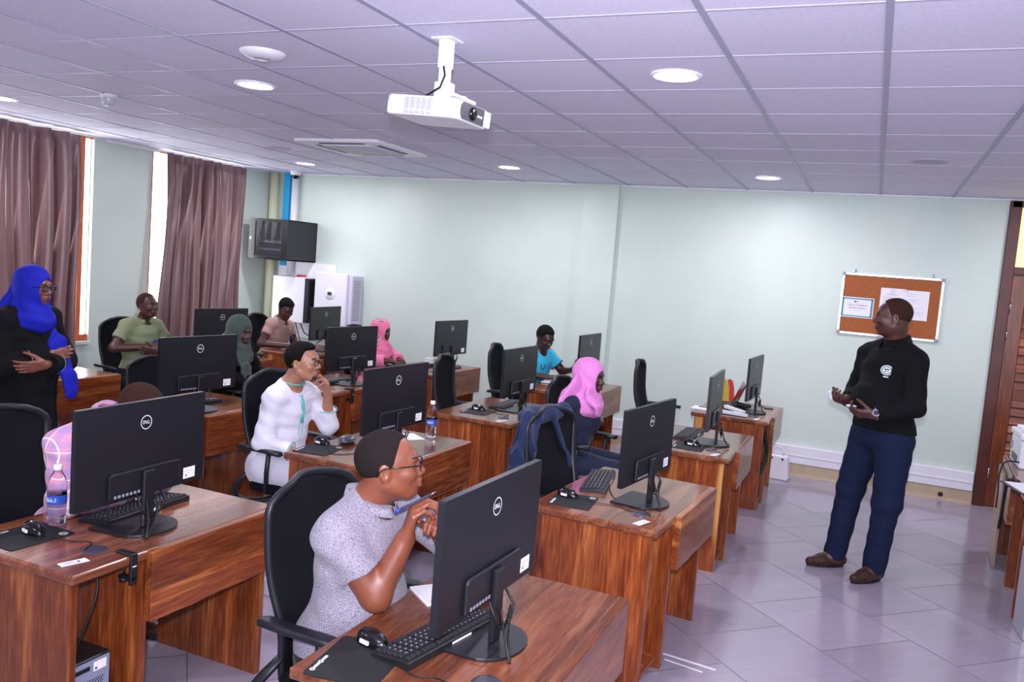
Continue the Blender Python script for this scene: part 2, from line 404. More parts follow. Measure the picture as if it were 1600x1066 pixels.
# ---- windows in the left wall
def window(n, w, mull):
    y0, y1, z0, z1 = w; root = bpy.data.objects.new('window_%d' % n, None); col.objects.link(root); struct(root); root.location = (XL-.045, 0, 0)
    f = MB(); t = .06
    f.box((-.03, y0, z0), (.03, y0+t*.5, z1)); f.box((-.03, y0, z0), (.03, y1, z0+t)); f.box((-.03, y0, z1-.012), (.03, y1, z1))
    for m in mull: f.box((-.02, m-.025, z0), (.02, m+.025, z1))
    f.build('window_frame', 'orange_wood', root)
    MB().box((-.004, y0, z0), (.004, y1, z1)).build('window_pane', 'glass', root)
    MB().box((-.02, y0-.0, z0-.03), (.09, y1, z0)).build('window_sill', 'wall', root)
window(1, W1, (-.4, .5, 1.35, 2.225)); window(2, W2, (3.75,))
# ---- ground outside the windows
# curtains
def curtain(label, y0, y1, folds, amp, x0=XL+.10, z0=.03, z1=2.72, flare=.06, seed=1, gather=0):
    rnd = random.Random(seed); n = folds*12; rows = 26; vs = []; ph = [rnd.uniform(-.5, .5) for _ in range(folds+2)]; am = [rnd.uniform(.6, 1.25) for _ in range(folds+2)]
    for j in range(rows+1):
        t = j/rows; z = z1+(z0-z1)*t
        for i in range(n+1):
            s = i/n; k = s*folds; a = int(min(k, folds-1)); fr = k-a
            A = am[a]*(1-fr)+am[a+1]*fr
            pinch = 1-.35*math.exp(-((t)/.05)**2)
            x = x0+.035+A*amp*pinch*math.sin(2*PI*k+ph[a]*.5+.35*math.sin(3*t+a))+.01*math.sin(9*k+4*t)
            y = y0+(y1-y0)*s+.018*math.sin(2*PI*k*2+a)*(.4+t)-flare*(1-s)*(t**1.5)*(1 if gather else 0)+.02*math.sin(2.2*t*PI+k)
            vs.append((x, y, z))
    mb = MB(); mb.add(vs, [(j*(n+1)+i, j*(n+1)+i+1, (j+1)*(n+1)+i+1, (j+1)*(n+1)+i) for j in range(rows) for i in range(n)], 'curtain', True)
    o = mb.build('curtain'); sol = o.modifiers.new('thick', 'SOLIDIFY'); sol.thickness = .003
    return tag(o, label, 'curtain')
curtain('long satin mauve-brown curtain behind the standing person in the blue headscarf', -.6, 2.07, 13, .065, seed=3)
curtain('long satin mauve-brown curtain between the bright window gap and the wall-mounted equipment cabinet', 3.10, 4.28, 8, .062, seed=5, gather=1, flare=.14)
rail = MB().box((XL+.0, 2.45, CEIL-.035), (XL+.03, 3.1, CEIL-.012)).build('curtain_rail', 'white_metal'); tag(rail, 'short white curtain rail along the ceiling between the two curtains', 'curtain rail')
# ---- door
d = bpy.data.objects.new('door_1', None); col.objects.link(d); struct(d); d.location = (DX0, YW, 0)
f = MB(); W = DX1-DX0
f.box((-.02, -.035, 0), (.075, .12, 2.735), bev=.006); f.box((W-.06, -.035, 0), (W+.02, .12, 2.735), bev=.006); f.box((0, -.035, 2.68), (W, .12, 2.735)); f.box((.06, -.03, 2.10), (W-.05, .11, 2.16))
f.build('door_frame', 'frame_wood', d)
leaf = MB().box((.076, .01, .003), (.19, .055, 2.09), bev=.004).box((W-.17, .01, .01), (W-.07, .055, 2.09), bev=.004).box((.19, .01, .01), (W-.17, .055, .13), bev=.004).box((.19, .01, 1.98), (W-.17, .055, 2.09), bev=.004).box((.19, .01, .98), (W-.17, .055, 1.08), bev=.004)
leaf.build('door_leaf', 'door_wood', d)
sl = MB()
for k in range(24):
    z = .14+k*.078
    if 0.93 < z < 1.07: continue
    sl.box((.19, .015, z), (W-.17, .035, z+.07), bev=.004, rot=(R(-9), 0, 0))
MB().box((.05, .056, 0), (W-.05, .07, 2.10)).build('door_sky_blocker', 'door_slat', d)  # added sheet that blocks the bright sky behind slats and door gaps
sl.build('door_slats', 'door_slat', d)
MB().box((.07, .03, 2.16), (W-.06, .036, 2.68)).build('transom_pane', 'transom' if 'transom' in M else plain('yellow_lit_glass', '#e8d890', .3, emit='#f2e59a', es=.75), d)
h = MB()
for z in (.30, 1.55, 1.80):
    h.cyl((.082, -.002, z-.05), (.082, -.002, z+.05), .008); 
h.build('door_hinges', 'chrome', d)
MB().cyl((W-.11, -.03, 1.02), (W-.24, -.03, 1.02), .01).cyl((W-.11, .01, 1.02), (W-.11, -.03, 1.02), .01).build('door_handle', 'chrome', d)
# small round drain hole cover in the skirting
tag(MB().lathe([(0, -.012), (.018, -.012), (.022, 0), (.014, .004)], axis='y', c=(.80, YW-.012, .045)).build('pipe_hole_cover', 'black'), 'small round black hole cover low in the beige skirting left of the door', 'hole cover')
# scuffs of white tape on the floor in front of the second desk
mb = MB(); mb.box((-.70, .340, 0.0), (-.44, .356, .0012), rot=(0, 0, R(-7))).box((-.68, .285, 0), (-.49, .296, .0012), rot=(0, 0, R(-10)))
tag(mb.build('floor_tape', 'tape'), 'two thin white tape streaks on the floor beside the front-row desks', 'tape')
# ---- ceiling lamps (each with its own light)
def downlight(label, x, y, k=1.0):
    root = thing('ceiling_downlight', label, 'ceiling light', (x, y, CEIL), group='round recessed ceiling downlights')
    MB().lathe([(.118, -.001), (.118, -.008), (.108, -.012), (.092, -.006), (.092, -.001)], seg=40).build('trim_ring', 'white_metal', root)
    MB().lathe([(0, -.004), (.092, -.004)], seg=40).build('light_disc', 'lamp', root)
    l = area('downlight_lamp', (x, y, CEIL-.014), .18, 15*k, (.95, .90, 1.0)); return root
for lb, x, y in (('lit downlight above the instructor, upper right of the white projector', -.89, .30), ('lit downlight beside the round white access point, upper left of the projector', -3.375, .35),
                 ('lit downlight near the corner dome camera, above the equipment cabinet', -5.74, 3.90), ('lit downlight below the projector, near the wall pier', -3.245, 3.73),
                 ('lit downlight near the back wall, right of the projector', -.895, 3.93), ('lit downlight cut by the left edge of the photo', -5.96, .61)):
    downlight(lb, x, y)
# lamps of the same kind that hang above and behind the photographer light the room too
for x, y in ((1.6, .3), (-.9, -3.1), (-3.4, -3.1), (-6.0, -3.0), (1.6, -3.1), (1.6, 3.9)): area('downlight_lamp', (x, y, CEIL-.014), .18, 13, (.95, .90, 1.0))
# access point, speakers, detector, cassette, dome camera
ap = thing('access_point', 'round white access point dome on the ceiling, left of the projector', 'access point', (-2.782, -.285, CEIL))
MB().lathe([(0, -.034), (.05, -.033), (.085, -.024), (.108, -.008), (.11, 0)], seg=40).build('dome', 'white_plastic', ap)
MB().lathe([(.034, -.0345), (.036, -.0365), (.039, -.0345)], seg=30).build('light_ring', 'grey_plastic', ap)
for lb, x, y in (('flush round ceiling speaker beside the air conditioner cassette', -5.224, 2.817), ('flush round ceiling speaker near the back wall above the cork board', .293, 2.809)):
    o = MB().lathe([(0, -.004), (.1, -.004), (.112, -.006), (.115, 0)], seg=40).build('ceiling_speaker', plain('speaker_grille', '#b9b6cc', .6, noise=.1, nscale=500), loc=(x, y, CEIL)); tag(o, lb, 'speaker', 'flush round ceiling speakers')
sd = thing('smoke_detector', 'small clear-capped detector on the ceiling above the left curtain', 'smoke detector', (-4.81, .567, CEIL))
MB().lathe([(0, -.02), (.05, -.02), (.055, 0)]).build('base', 'white_plastic', sd)
MB().lathe([(0, -.075), (.03, -.072), (.043, -.05), (.043, -.02)]).build('cap', plain('frosted_clear', '#d8d8e2', .25, trans=.35), sd)
MB().cyl((0, 0, -.02), (0, 0, -.06), .012).build('sensor', 'grey_plastic', sd)
ac = thing('air_conditioner', 'white square air conditioner cassette set in the ceiling', 'air conditioner', (-4.18, 2.66, CEIL))
MB().prism(rrect(.84, .84, .03), -.022, 0).build('panel', 'white_plastic', ac)
g = MB(); g.prism(rrect(.50, .50, .02), -.034, -.020); g.build('grille', plain('cassette_grille', '#cbc9d8', .6, noise=.12, nscale=300), ac)
for a in range(4):
    s = MB().box((-.22, .29, -.026), (.22, .335, -.0215)); o = s.build('air_slot', plain('slot_shadow', '#5a5260', .6) if a == 0 else bpy.data.materials['slot_shadow'], ac); o.rotation_euler.z = a*PI/2
dc = thing('dome_camera', 'white dome security camera on the ceiling in the far left corner', 'security camera', (-6.5, 4.70, CEIL))
MB().lathe([(0, -.05), (.055, -.05), (.062, -.03), (.062, 0)]).build('housing', 'white_plastic', dc)
MB().lathe([(0, -.092), (.025, -.088), (.042, -.07), (.046, -.05)]).build('dome', 'black_gloss', dc)
# ---- projector on its pole
pj = thing('projector', 'white video projector hanging from the ceiling on a short pole', 'projector', (-1.72, -.377, CEIL), R(-2))
po = MB().box((-.024, -.024, -.12), (.024, .024, 0)).box((-.019, -.019, -.2), (.019, .019, -.11)); po.box((-.05, -.05, -.006), (.05, .05, 0)); po.build('pole', 'white_metal', pj)
br = MB().box((-.032, -.03, -.25), (.036, .03, -.18), bev=.003).box((-.15, -.012, -.248), (.11, .012, -.240)).box((-.15, -.09, -.256), (-.13, .09, -.244)).box((.09, -.09, -.256), (.11, .09, -.244)); br.build('bracket', 'white_metal', pj)
MB().tube([(.012, -.035, -.12), (.03, -.05, -.16), (.01, -.05, -.21), (-.08, -.03, -.245), (-.2, .05, -.262)], .0045).build('cable', 'cable', pj)
tiltm = Matrix.Rotation(R(7), 4, 'Y')
body = MB(); body.prism(rrect(.35, .29, .035, cx=-.02), -.345, -.262, smooth=True); ob = bevel(body.build('body', 'white_plastic', pj), .012, 3)
bl = MB()
for k in range(10):
    z = -.276-k*.0046
    for c in range(5): bl.box((-.095+c*.027, -.1462, z-.0013), (-.073+c*.027, -.1444, z+.0013))
for k in range(4):
    z = -.327-k*.0036
    for c in range(5): bl.box((-.095+c*.027, -.1462, z-.001), (-.073+c*.027, -.1444, z+.001))
bl.build('vent_slots', 'grey_plastic', pj)
MB().prism(rrect(.22, .070, .028, cx=.0, cy=-.303), .150, .1585, axis='x').build('front_panel', 'grey_dark', pj)
MB().box((.148, .09, -.338), (.162, .145, -.27), bev=.003).build('front_cheek', 'white_plastic', pj)
MB().lathe([(0, .166), (.02, .168), (.027, .164), (.027, .156)], axis='x', c=(0, -.01, -.303)).build('lens', 'black_gloss', pj)
lt = MB(); add_text(lt, 'EPSON', .014, (.1592, .052, -.305), (0, 1, 0), (0, 0, 1), 'logo_white'); lt.build('lettering', None, pj)
MB().box((.0, -.09, -.3462), (.06, -.05, -.345)).build('underside_sticker', 'alu', pj)
MB().cyl((-.195, .05, -.30), (-.24, .05, -.302), .012, .006).build('plug', 'black', pj)
for n in ('body', 'vent_slots', 'front_panel', 'front_cheek', 'lens', 'lettering', 'underside_sticker', 'plug'):
    for o in pj.children:
        if o.name.split('.')[0] == n:
            piv = Matrix.Translation((0, 0, -.262)); o.matrix_local = piv@Matrix.Rotation(R(4), 4, 'Y')@piv.inverted()
# ---- equipment corner
duct = MB().box((-6.84, YW-.05, 1.6), (-6.75, YW, CEIL)).build('cable_duct', 'cyan_plastic'); tag(duct, 'bright blue vertical duct running up the back wall from the equipment cabinet to the ceiling', 'duct')
o = MB().cyl((-6.66, YW-.05, 1.5), (-6.66, YW-.05, CEIL), .045).cyl((-6.66, YW-.05, 1.5), (-6.66, YW-.05, 1.52), .05).build('pipe', 'white_plastic'); tag(o, 'white vertical pipe beside the bright blue duct', 'pipe', )
o = MB().cyl((-6.97, YW-.07, 0), (-6.97, YW-.07, CEIL), .055).build('pipe', plain('cream_pipe', '#d8dcb8', .4)); tag(o, 'cream full-height pipe in the far left corner of the room', 'pipe')
rk = thing('equipment_cabinet', 'black wall-mounted network equipment cabinet with glass door', 'network cabinet', (-6.61, 4.68, 1.67))
s = MB(); w, dd, hh = .285, .27, .48
s.box((w-.012, -dd, 0), (w, dd, hh)).box((-w, -dd, 0), (-w+.012, dd, hh)).box((-w, -dd, hh-.012), (w, dd, hh)).box((-w, -dd, 0), (w, dd, .012)).box((-w, dd-.012, 0), (w, dd, hh))
s.build('cabinet_shell', 'black', rk)
dr = MB().box((-w, -dd-.02, 0), (-w+.09, -dd, hh), bev=.002).box((w-.09, -dd-.02, 0), (w, -dd, hh), bev=.002).box((-w+.09, -dd-.02, 0), (w-.09, -dd, .035), bev=.002).box((-w+.09, -dd-.02, hh-.035), (w-.09, -dd, hh), bev=.002)
dr_o = dr.build('door', 'black', rk)
MB().box((-w+.09, -dd-.012, .035), (w-.09, -dd-.008, hh-.035)).build('door_pane', plain('tinted_glass', '#c8ccd4', .03, trans=.95, ior=1.3), dr_o)
MB().cyl((-w+.03, -dd-.026, hh/2), (-w+.03, -dd-.018, hh/2), .014).build('lock', 'chrome', dr_o)
q = MB().box((-.2, -.2, .20), (.2, .1, .23)); q.build('patch_panel', 'alu', rk)
for k in range(3):
    MB().box((-.2, -.2, .06+k*.045), (.2, .1, .09+k*.045)).build('network_switch', 'grey_plastic' if k % 2 else 'black', rk)
cb = MB()
for k in range(12): 
    xx = -.17+k*.03; cb.tube([(xx, -.2, .21), (xx+.01, -.23, .28), (xx-.015, -.21, .36), (xx, -.15, .45)], .004)
cb.build('patch_cables', 'cable', rk)
MB().box((-.21, -.2, .27), (-.19, .1, .45)).box((.19, -.2, .27), (.21, .1, .45)).build('rail', 'chrome', rk)
MB().box((-.13, -.21, .40), (-.10, -.2, .415)).build('red_lamp', 'red', rk)
bp = MB().box((-6.86, YW-.035, .72), (-6.0, YW, 1.66)).build('mounting_board', 'white_metal'); tag(bp, 'white backing board on the wall behind the two white power boxes', 'board')
iv = thing('battery_box', 'white wall-mounted battery box with a black ribbed side, left of the inverter', 'battery', (-6.50, YW-.035, .92))
MB().box((-.28, -.20, 0), (.20, 0, .56), bev=.008).build('white_cover', 'white_metal', iv)
s = MB().box((.20, -.19, .01), (.262, 0, .55))
for k in range(9): s.box((.26, -.18+k*.02, .03), (.272, -.172+k*.02, .53))
s.build('heat_sink', 'black', iv)
MB().box((.0, -.10, .56), (.10, -.04, .585)).build('red_terminal', 'red', iv)
iv2 = thing('inverter', 'white wall-mounted power inverter with a small round display panel', 'inverter', (-5.87, YW, .94))
MB().box((-.26, -.26, 0), (.20, 0, .63), bev=.01).build('housing', 'white_metal', iv2)
MB().box((.20, -.22, .03), (.255, 0, .61), bev=.006).build('side_cover', plain('pale_lilac_metal', '#cdcdde', .4), iv2)
s = MB()
for k in range(22): s.box((.256, -.19, .08+k*.022), (.2585, -.05, .088+k*.022))
s.build('side_vents', 'grey_plastic', iv2)
MB().lathe([(0, -.268), (.066, -.268), (.072, -.26)], axis='y', c=(-.03, 0, .38), seg=32).build('display_ring', plain('ring_white', '#f0f0f6', .3), iv2)
MB().box((-.06, -.272, .36), (.0, -.266, .40)).build('display', 'grey_dark', iv2)
MB().box((-.26, -.20, -.10), (-.15, -.06, 0)).build('cable_box', 'grey_plastic', iv2)
cbl = MB().tube([(-6.35, 4.75, .92), (-6.3, 4.78, .80), (-6.15, 4.8, .74), (-6.02, 4.82, .85), (-5.98, 4.84, .94)], .007).tube([(-6.42, 4.75, .92), (-6.36, 4.78, .70), (-6.2, 4.8, .62), (-6.06, 4.82, .75), (-6.0, 4.84, .94)], .006).build('power_cable', 'cable')
tag(cbl, 'black looping power cables hanging under the white battery box', 'cable')
# ---- cork board
cbz0, cbz1, cbx0, cbx1 = 1.432, 2.012, -.245, .62
nb = thing('notice_board', 'cork notice board with aluminium frame hanging on the back wall behind the standing instructor', 'notice board', ((cbx0+cbx1)/2, YW, cbz0))
w = (cbx1-cbx0)/2; hh = cbz1-cbz0
cork = NT('brown_cork'); n = cork.n('ShaderNodeTexNoise'); n.inputs['Scale'].default_value = 160; n.inputs['Detail'].default_value = 6; cork.l(cork.coord(), n.inputs['Vector'])
cork.l(cork.ramp(n.outputs[0], [(.3, srgb('#8c4a26')), (.7, srgb('#b06a3c'))]), cork.b.inputs['Base Color']); cork.bump(n.outputs[0], .3, .003); cork.b.inputs['Roughness'].default_value = .9
MB().box((-w+.015, -.014, .015), (w-.015, -.004, hh-.015)).build('cork_sheet', cork.m, nb)
fr = MB(); t = .022
fr.box((-w, -.022, 0), (w, -.002, t), bev=.003).box((-w, -.022, hh-t), (w, -.002, hh), bev=.003).box((-w, -.022, t), (-w+t, -.002, hh-t), bev=.003).box((w-t, -.022, t), (w, -.002, hh-t), bev=.003); fr.build('board_frame', 'alu', nb)
for sx in (-1, 1):
    for z in (0, hh-.03):
        MB().box((sx*w-(.032 if sx > 0 else -.0), -.026, z-.002), (sx*w+(.032 if sx < 0 else 0)+sx*.003, -.001, z+.032), bev=.003).build('corner_cap', 'grey_plastic', nb)
for sx in (-.75, .78): MB().cyl((w*sx, -.012, hh), (w*sx, -.012, hh+.028), .005).ball((w*sx, -.014, hh+.03), .007).build('hanging_hook', 'chrome', nb)
# papers pinned to it (they lie on the board: things of their own)
pa = thing('certificate', 'white certificate with a teal border pinned at the left of the cork board', 'certificate', (-.09, YW-.0145, 1.688), 0)
W_, H_ = .285, .19
s = MB().box((-W_/2, -.0015, -H_/2), (W_/2, 0, H_/2)); s.build('sheet', 'paper', pa)
teal = plain('teal_print', '#3f93a8', .7); b = MB()
b.box((-W_/2+.008, -.0022, -H_/2+.008), (-W_/2+.024, -.0012, H_/2-.008)).box((W_/2-.024, -.0022, -H_/2+.008), (W_/2-.008, -.0012, H_/2-.008)).box((-W_/2+.008, -.0022, H_/2-.020), (W_/2-.008, -.0012, H_/2-.008)).box((-W_/2+.008, -.0022, -H_/2+.008), (W_/2-.008, -.0012, -H_/2+.018)); b.build('teal_border', teal, pa)
b = MB(); add_text(b, 'Computer Training Room', .0185, (0, -.0022, .022), (1, 0, 0), (0, 0, 1), 'ink', .0003, squash=.9); add_text(b, 'Opening Ceremony', .0185, (0, -.0022, -.004), (1, 0, 0), (0, 0, 1), 'ink', .0003)
b.box((-.03, -.0022, .050), (-.008, -.0012, .061), 'ink').box((0, -.0022, .050), (.010, -.0012, .061), 'paper_line').box((-.075, -.0022, .039), (.075, -.0012, .0405), 'paper_line').box((-.03, -.0022, -.030), (.03, -.0012, -.0285), 'paper_line'); b.build('printed_words', None, pa)
for k, (xx, lb) in enumerate(((.205, 'white letter with a round crest pinned behind the instructor\'s head on the cork board'), (.405, 'white typed letter pinned at the right side of the cork board'))):
    p = thing('letter', lb, 'paper', (xx, YW-.0145-.0008*k, 1.757 if k == 0 else 1.750)); w_, h_ = .21, .27
    MB().box((-w_/2, -.0012, -h_/2), (w_/2, 0, h_/2)).build('sheet', 'paper', p); b = MB()
    if k == 0: b.lathe([(.013, -.0018), (.017, -.0018)], axis='y', c=(-.005, 0, .105)).box((-.06, -.002, .076), (.05, -.001, .079)).box((-.03, -.002, .066), (.03, -.001, .068))
    rr = random.Random(3+k)
    for i in range(11):
        z = .05-i*.015 if k == 0 else .10-i*.018
        if k == 1 and i in (2, 6, 8): continue
        L = .17*rr.uniform(.35, 1); b.box((-.085, -.002, z), (-.085+L, -.0011, z+.0022))
    b.build('typed_lines', 'paper_line', p)
    MB().ball((.09 if k == 0 else -.085, -.004, h_/2-.012), .0045).build('push_pin', 'ink', p)
PRX = 1.245
# ------------------------------------------------------------------ desks
TOP = .735
def make_desk(label, loc):
    root = thing('computer_desk', label, 'desk', loc, group='reddish wooden computer desks'); L = .98
    o = MB().box((-.62, 0, .700), (0, L, TOP), bev=.006).build('desktop', 'wood_top', root); bevel(o, .004)
    MB().box((-.59, .02, 0), (-.03, .048, .70)).build('side_panel', 'wood_z', root)
    MB().box((-.59, L-.048, 0), (-.03, L-.02, .70)).build('side_panel', 'wood_z', root)
    MB().box((-.57, .285, 0), (-.01, .313, .70)).build('divider_panel', 'wood_z', root)
    MB().box((-.57, .05, .045), (-.03, .285, .065)).build('bottom_shelf', 'wood_z', root)
    # modesty board with a rough live edge
    mb = MB(); n = 24; r = random.Random(2); top = []; bot = []
    for i in range(n+1):
        y = .30+(L-.30)*i/n; bot.append((y, .478+r.uniform(-.0015, .0015)+.002*math.sin(i*.7))); top.append((y, .733))
    mb.prism([(a, b) for a, b in bot]+top[::-1], -.012, .024, axis='x'); o = mb.build('modesty_board', 'wood_y', root); bevel(o, .004)
    g = MB().lathe([(0, .003), (.025, .003), (.038, .004), (.043, .0)], seg=28); g.build('cable_grommet', 'grey_dark', root).location = (-.14, .20, TOP)
    st = MB().box((-.045, -.018, 0), (.045, .018, .0008), 'paper').box((-.03, -.008, .0008), (.02, -.006, .0012), 'ink').box((-.03, .004, .0008), (-.0, .006, .0012), 'ink').box((.012, -.004, .0008), (.02, .004, .0012), 'ink')
    o = st.build('asset_sticker', None, root); o.location = (-.10, .085, TOP); o.rotation_euler.z = R(75)
    return root
DESKS = {  # x of front edge, y of near end
 'A': (-.615, -1.86), 'B': (-.685, -.10), 'C': (-.66, 1.64), 'D': (-.62, 3.33),
 '20': (-2.155, -1.76), '21': (-2.12, -.02), '22': (-2.14, 1.63), '23': (-2.15, 3.36),
 '31': (-3.68, .10), '32': (-3.68, 1.70), '33': (-3.67, 3.31), '40': (-5.30, .19), '41': (-5.25, 1.93), '42': (-5.20, 3.42)}
DL = {
 'A': 'nearest wooden desk at the bottom centre, with the largest monitor',
 'B': 'wooden desk in the front row beside the chair with the navy jacket',
 'C': 'wooden desk in the front row in front of the person in pink headscarf and navy',
 'D': 'wooden desk in the front row nearest the back wall, carrying a laptop',
 '20': 'wooden desk at the bottom left with a computer tower in its side bay',
 '21': 'wooden desk of the person in the white long shirt, with a water bottle',
 '22': 'wooden desk between the water bottle and the cyan jersey, with keyboard and mouse',
 '23': 'wooden desk where the person in the cyan jersey sits',
 '31': 'wooden desk behind the bowed person in plaid, mostly hidden by its monitor',
 '32': 'wooden desk behind the person in white, with a black clamp on its front',
 '33': 'wooden desk near the back wall where the person in pink floral headscarf sits',
 '40': 'wooden desk by the left window wall beside the standing person in black',
 '41': 'wooden desk in front of the person in the green polo shirt',
 '42': 'wooden desk in the far corner where the person in the beige polo writes'}
desk0 = make_desk(DL['A'], DESKS['A']+(0,))
for k in DESKS:
    if k != 'A': dup(desk0, DL[k], DESKS[k]+(0,), R({'B': -3.5}.get(k, 0)), skip=() if k not in ('31', '33', '40', '41', '42') else ('asset_sticker',))
# ------------------------------------------------------------------ monitors
def make_monitor(label):
    root = thing('monitor', label, 'monitor', group='black desktop monitors'); W, H = .61, .357; zc = .302  # centre above desk
    z0 = zc-H/2
    MB().prism(rrect(W, H, .006, cx=0, cy=zc), -.010, .010, axis='x').build('back_shell', 'mon_back', root)
    MB().box((-.0115, -W/2+.006, z0+.014), (-.0095, W/2-.006, z0+H-.006)).build('screen', 'screen', root)
    b = MB(); b.prism([(-.17, z0+.012), (.17, z0+.012), (.17, z0+.10), (.16, z0+.112), (-.16, z0+.112), (-.17, z0+.10)], .009, .024, axis='x'); bevel(b.build('rear_bulge', 'mon_back', root), .006)
    p = MB()
    for k in range(7): p.box((.020, -.15+k*.018, z0+.020), (.0247, -.139+k*.018, z0+.030))
    p.build('ports', 'grey_plastic', root)
    lg = MB(); n = 40; rr = [(.0245, 0), (.0270, 0)]
    vs = []; 
    for r_ in (.0235, .0265):
        for i in range(n): t = 2*PI*i/n; vs.append((.0108, r_*math.cos(t), zc+.098+r_*math.sin(t)))
    lg.add(vs, [(i, (i+1) % n, n+(i+1) % n, n+i) for i in range(n)], 'logo_white'); add_text(lg, 'D  LL', .0185, (.0108, 0, zc+.098), (0, 1, 0), (0, 0, 1), 'logo_white', .0002, squash=.80)
    add_text(lg, 'E', .0175, (.0108, -.0022, zc+.0985), (0, .82, .57), (0, -.57, .82), 'logo_white', .0002, squash=.8)
    lg.build('logo', None, root)
    pass
    s = MB().box((.0100, .20, z0+.018), (.0108, .262, z0+.062), 'paper').box((.0105, .206, z0+.046), (.0111, .25, z0+.048), 'paper_line').box((.0105, .206, z0+.036), (.0111, .235, z0+.038), 'paper_line').box((.0105, .212, z0+.026), (.0111, .219, z0+.033), 'ink')
    s.build('asset_sticker', None, root)
    nk = MB().box((.024, -.027, .010), (.040, .027, z0+.10), bev=.004); nk.build('stand_neck', 'mon_back', root)
    # stand foot: straight towards the user, round at the rear
    o_ = [(-.115, -.13), (-.115, .13)]+[(.02+.105*math.sin(R(a)), .13*math.cos(R(a))) for a in range(0, 181, 12)]
    bevel(MB().prism(o_, 0, .010).build('stand_foot', 'mon_back', root), .002)
    cb = MB().tube([(.036, .05, z0+.022), (.06, .06, z0-.02), (.066, .02, z0-.06), (.064, -.03, z0-.05), (.060, -.035, .12), (.09, -.05, .05), (.13, -.10, .008)], .004).tube([(.036, -.06, z0+.022), (.065, -.05, z0-.05), (.062, .0, z0-.075), (.06, .035, .11), (.085, -.02, .04), (.13, -.095, .007)], .0035)
    cb.build('rear_cables', 'cable', root)
    return root
MON = {'A': (-.87, -1.44, -2), 'B': (-.86, .32, -8), 'C': (-.85, 2.08, 2), 'D': (-.81, 3.77, -3), '20': (-2.37, -1.30, 2), '21': (-2.33, .42, -3), '22': (-2.33, 2.19, -1), '23': (-2.45, 4.22, -1),
       '31': (-3.86, .51, -5), '32': (-3.86, 2.22, -7), '33': (-3.88, 4.02, -4), '40': (-5.50, .47, -8), '41': (-5.46, 2.44, -6), '42': (-5.42, 3.98, 5)}
ML = {'A': 'largest and nearest black monitor, seen from behind at the bottom centre', 'B': 'black monitor on the front-row desk beside the navy jacket, seen from behind', 'C': 'black monitor seen nearly edge-on, right of the person in pink headscarf and navy',
      'D': 'black monitor nearest the instructor and the back wall, beside the open laptop', '20': 'black monitor at the lower left in front of the bowed person in plaid', '21': 'black monitor beside the water bottle, right of the person in white',
      '22': 'black monitor partly in front of the person in the cyan jersey', '23': 'small far black monitor just behind the pink headscarf of the person in navy', '31': 'black monitor just behind the head of the bowed person in plaid',
      '32': 'black monitor directly right of the head of the person in white', '33': 'black monitor right of the person in pink floral headscarf, against the pale wall', '40': 'black monitor half hidden behind the standing person in black, by the left curtain',
      '41': 'black monitor in front of the right-hand curtain, beside the person in green polo', '42': 'black monitor in front of the white inverter, beside the person in beige polo'}
mon0 = make_monitor(ML['A'])
for k, (x, y, a) in MON.items():
    z = TOP
    if k == 'A': mon0.location = (x, y, z); mon0.rotation_euler.z = R(a)
    else: dup(mon0, ML[k], (x, y, z), R(a), skip=() if k in 'ABCD' or k[0] in '23' else ('asset_sticker', 'ports'))
# ------------------------------------------------------------------ keyboards, mice, pads
def make_keyboard(label):
    root = thing('keyboard', label, 'keyboard', group='black keyboards'); W, D = .44, .135  # runs along y; user at -x
    MB().prism([(-.066, 0), (.066, 0), (.066, .020), (.050, .021), (-.066, .010)], -W/2, W/2, axis='y').v  # profile below
    prof = [(0, -.066), (0, .066), (.022, .066), (.022, .052), (.010, -.066)]
    b = MB(); b.prism([(z, x) for z, x in prof], -W/2, W/2, axis='y'); bevel(b.build('case', 'black', root), .002)
    k = MB()
    for r_ in range(6):
        x = .048-r_*.0195-(.006 if r_ else 0); z = .010+(x+.066)/.118*.012
        for c in range(21):
            y = W/2-.016-c*.0195-(.006 if c > 14 else 0)-(.006 if c > 17 else 0)
            if y < -W/2+.012: continue
            if r_ == 5 and 4 <= c <= 8:
                if c == 4: k.box((x-.008, y-.085, z-.002), (x+.008, y+.008, z+.006), bev=.0015)
                continue
            k.box((x-.008, y-.008, z-.002), (x+.008, y+.008, z+.006), bev=.0015)
    k.build('keys', 'key', root); k2 = MB()
    rr = random.Random(1)
    for r_ in range(1, 5):
        x = .048-r_*.0195-.006; z = .010+(x+.066)/.118*.012+.0062
        for c in range(1, 20):
            y = W/2-.016-c*.0195-(.006 if c > 14 else 0)-(.006 if c > 17 else 0)
            if y < -W/2+.02: continue
            k2.box((x-.001, y-.003, z), (x+.003, y+.0015, z+.0003))
    k2.build('key_legends', 'paper_line', root)
    MB().box((-.0661, .10, .002), (.062, .14, .0235)).v
    MB().box((.0662, -.03, .004), (.0668, .06, .016)).build('rear_sticker', 'paper', root)
    return root
KB = {'A': (-.985, -1.49, -10, 'black keyboard under the nearest monitor'), '20': (-2.53, -1.17, 3, 'black keyboard behind the stand of the lower left monitor'), 'B': (-1.155, .54, 10, 'black keyboard on the desk beside the jacket-draped chair'),
      'C': (-1.035, 2.26, 0, 'black keyboard left of the edge-on monitor'), '22': (-2.475, 2.33, 3, 'black keyboard left of the monitor in front of the person in the cyan jersey'), '32': (-4.0, 2.2, 0, 'black keyboard under the monitor right of the person in white'),
      '33': (-4.05, 4.02, 0, 'black keyboard behind the monitor near the pale wall, right of the pink floral headscarf'), '31': (-4.02, .62, -2, 'black keyboard behind the monitor near the bowed person\'s head'), 'D': (-.98, 3.86, 10, 'black keyboard behind the monitor nearest the back wall')}
kb0 = None
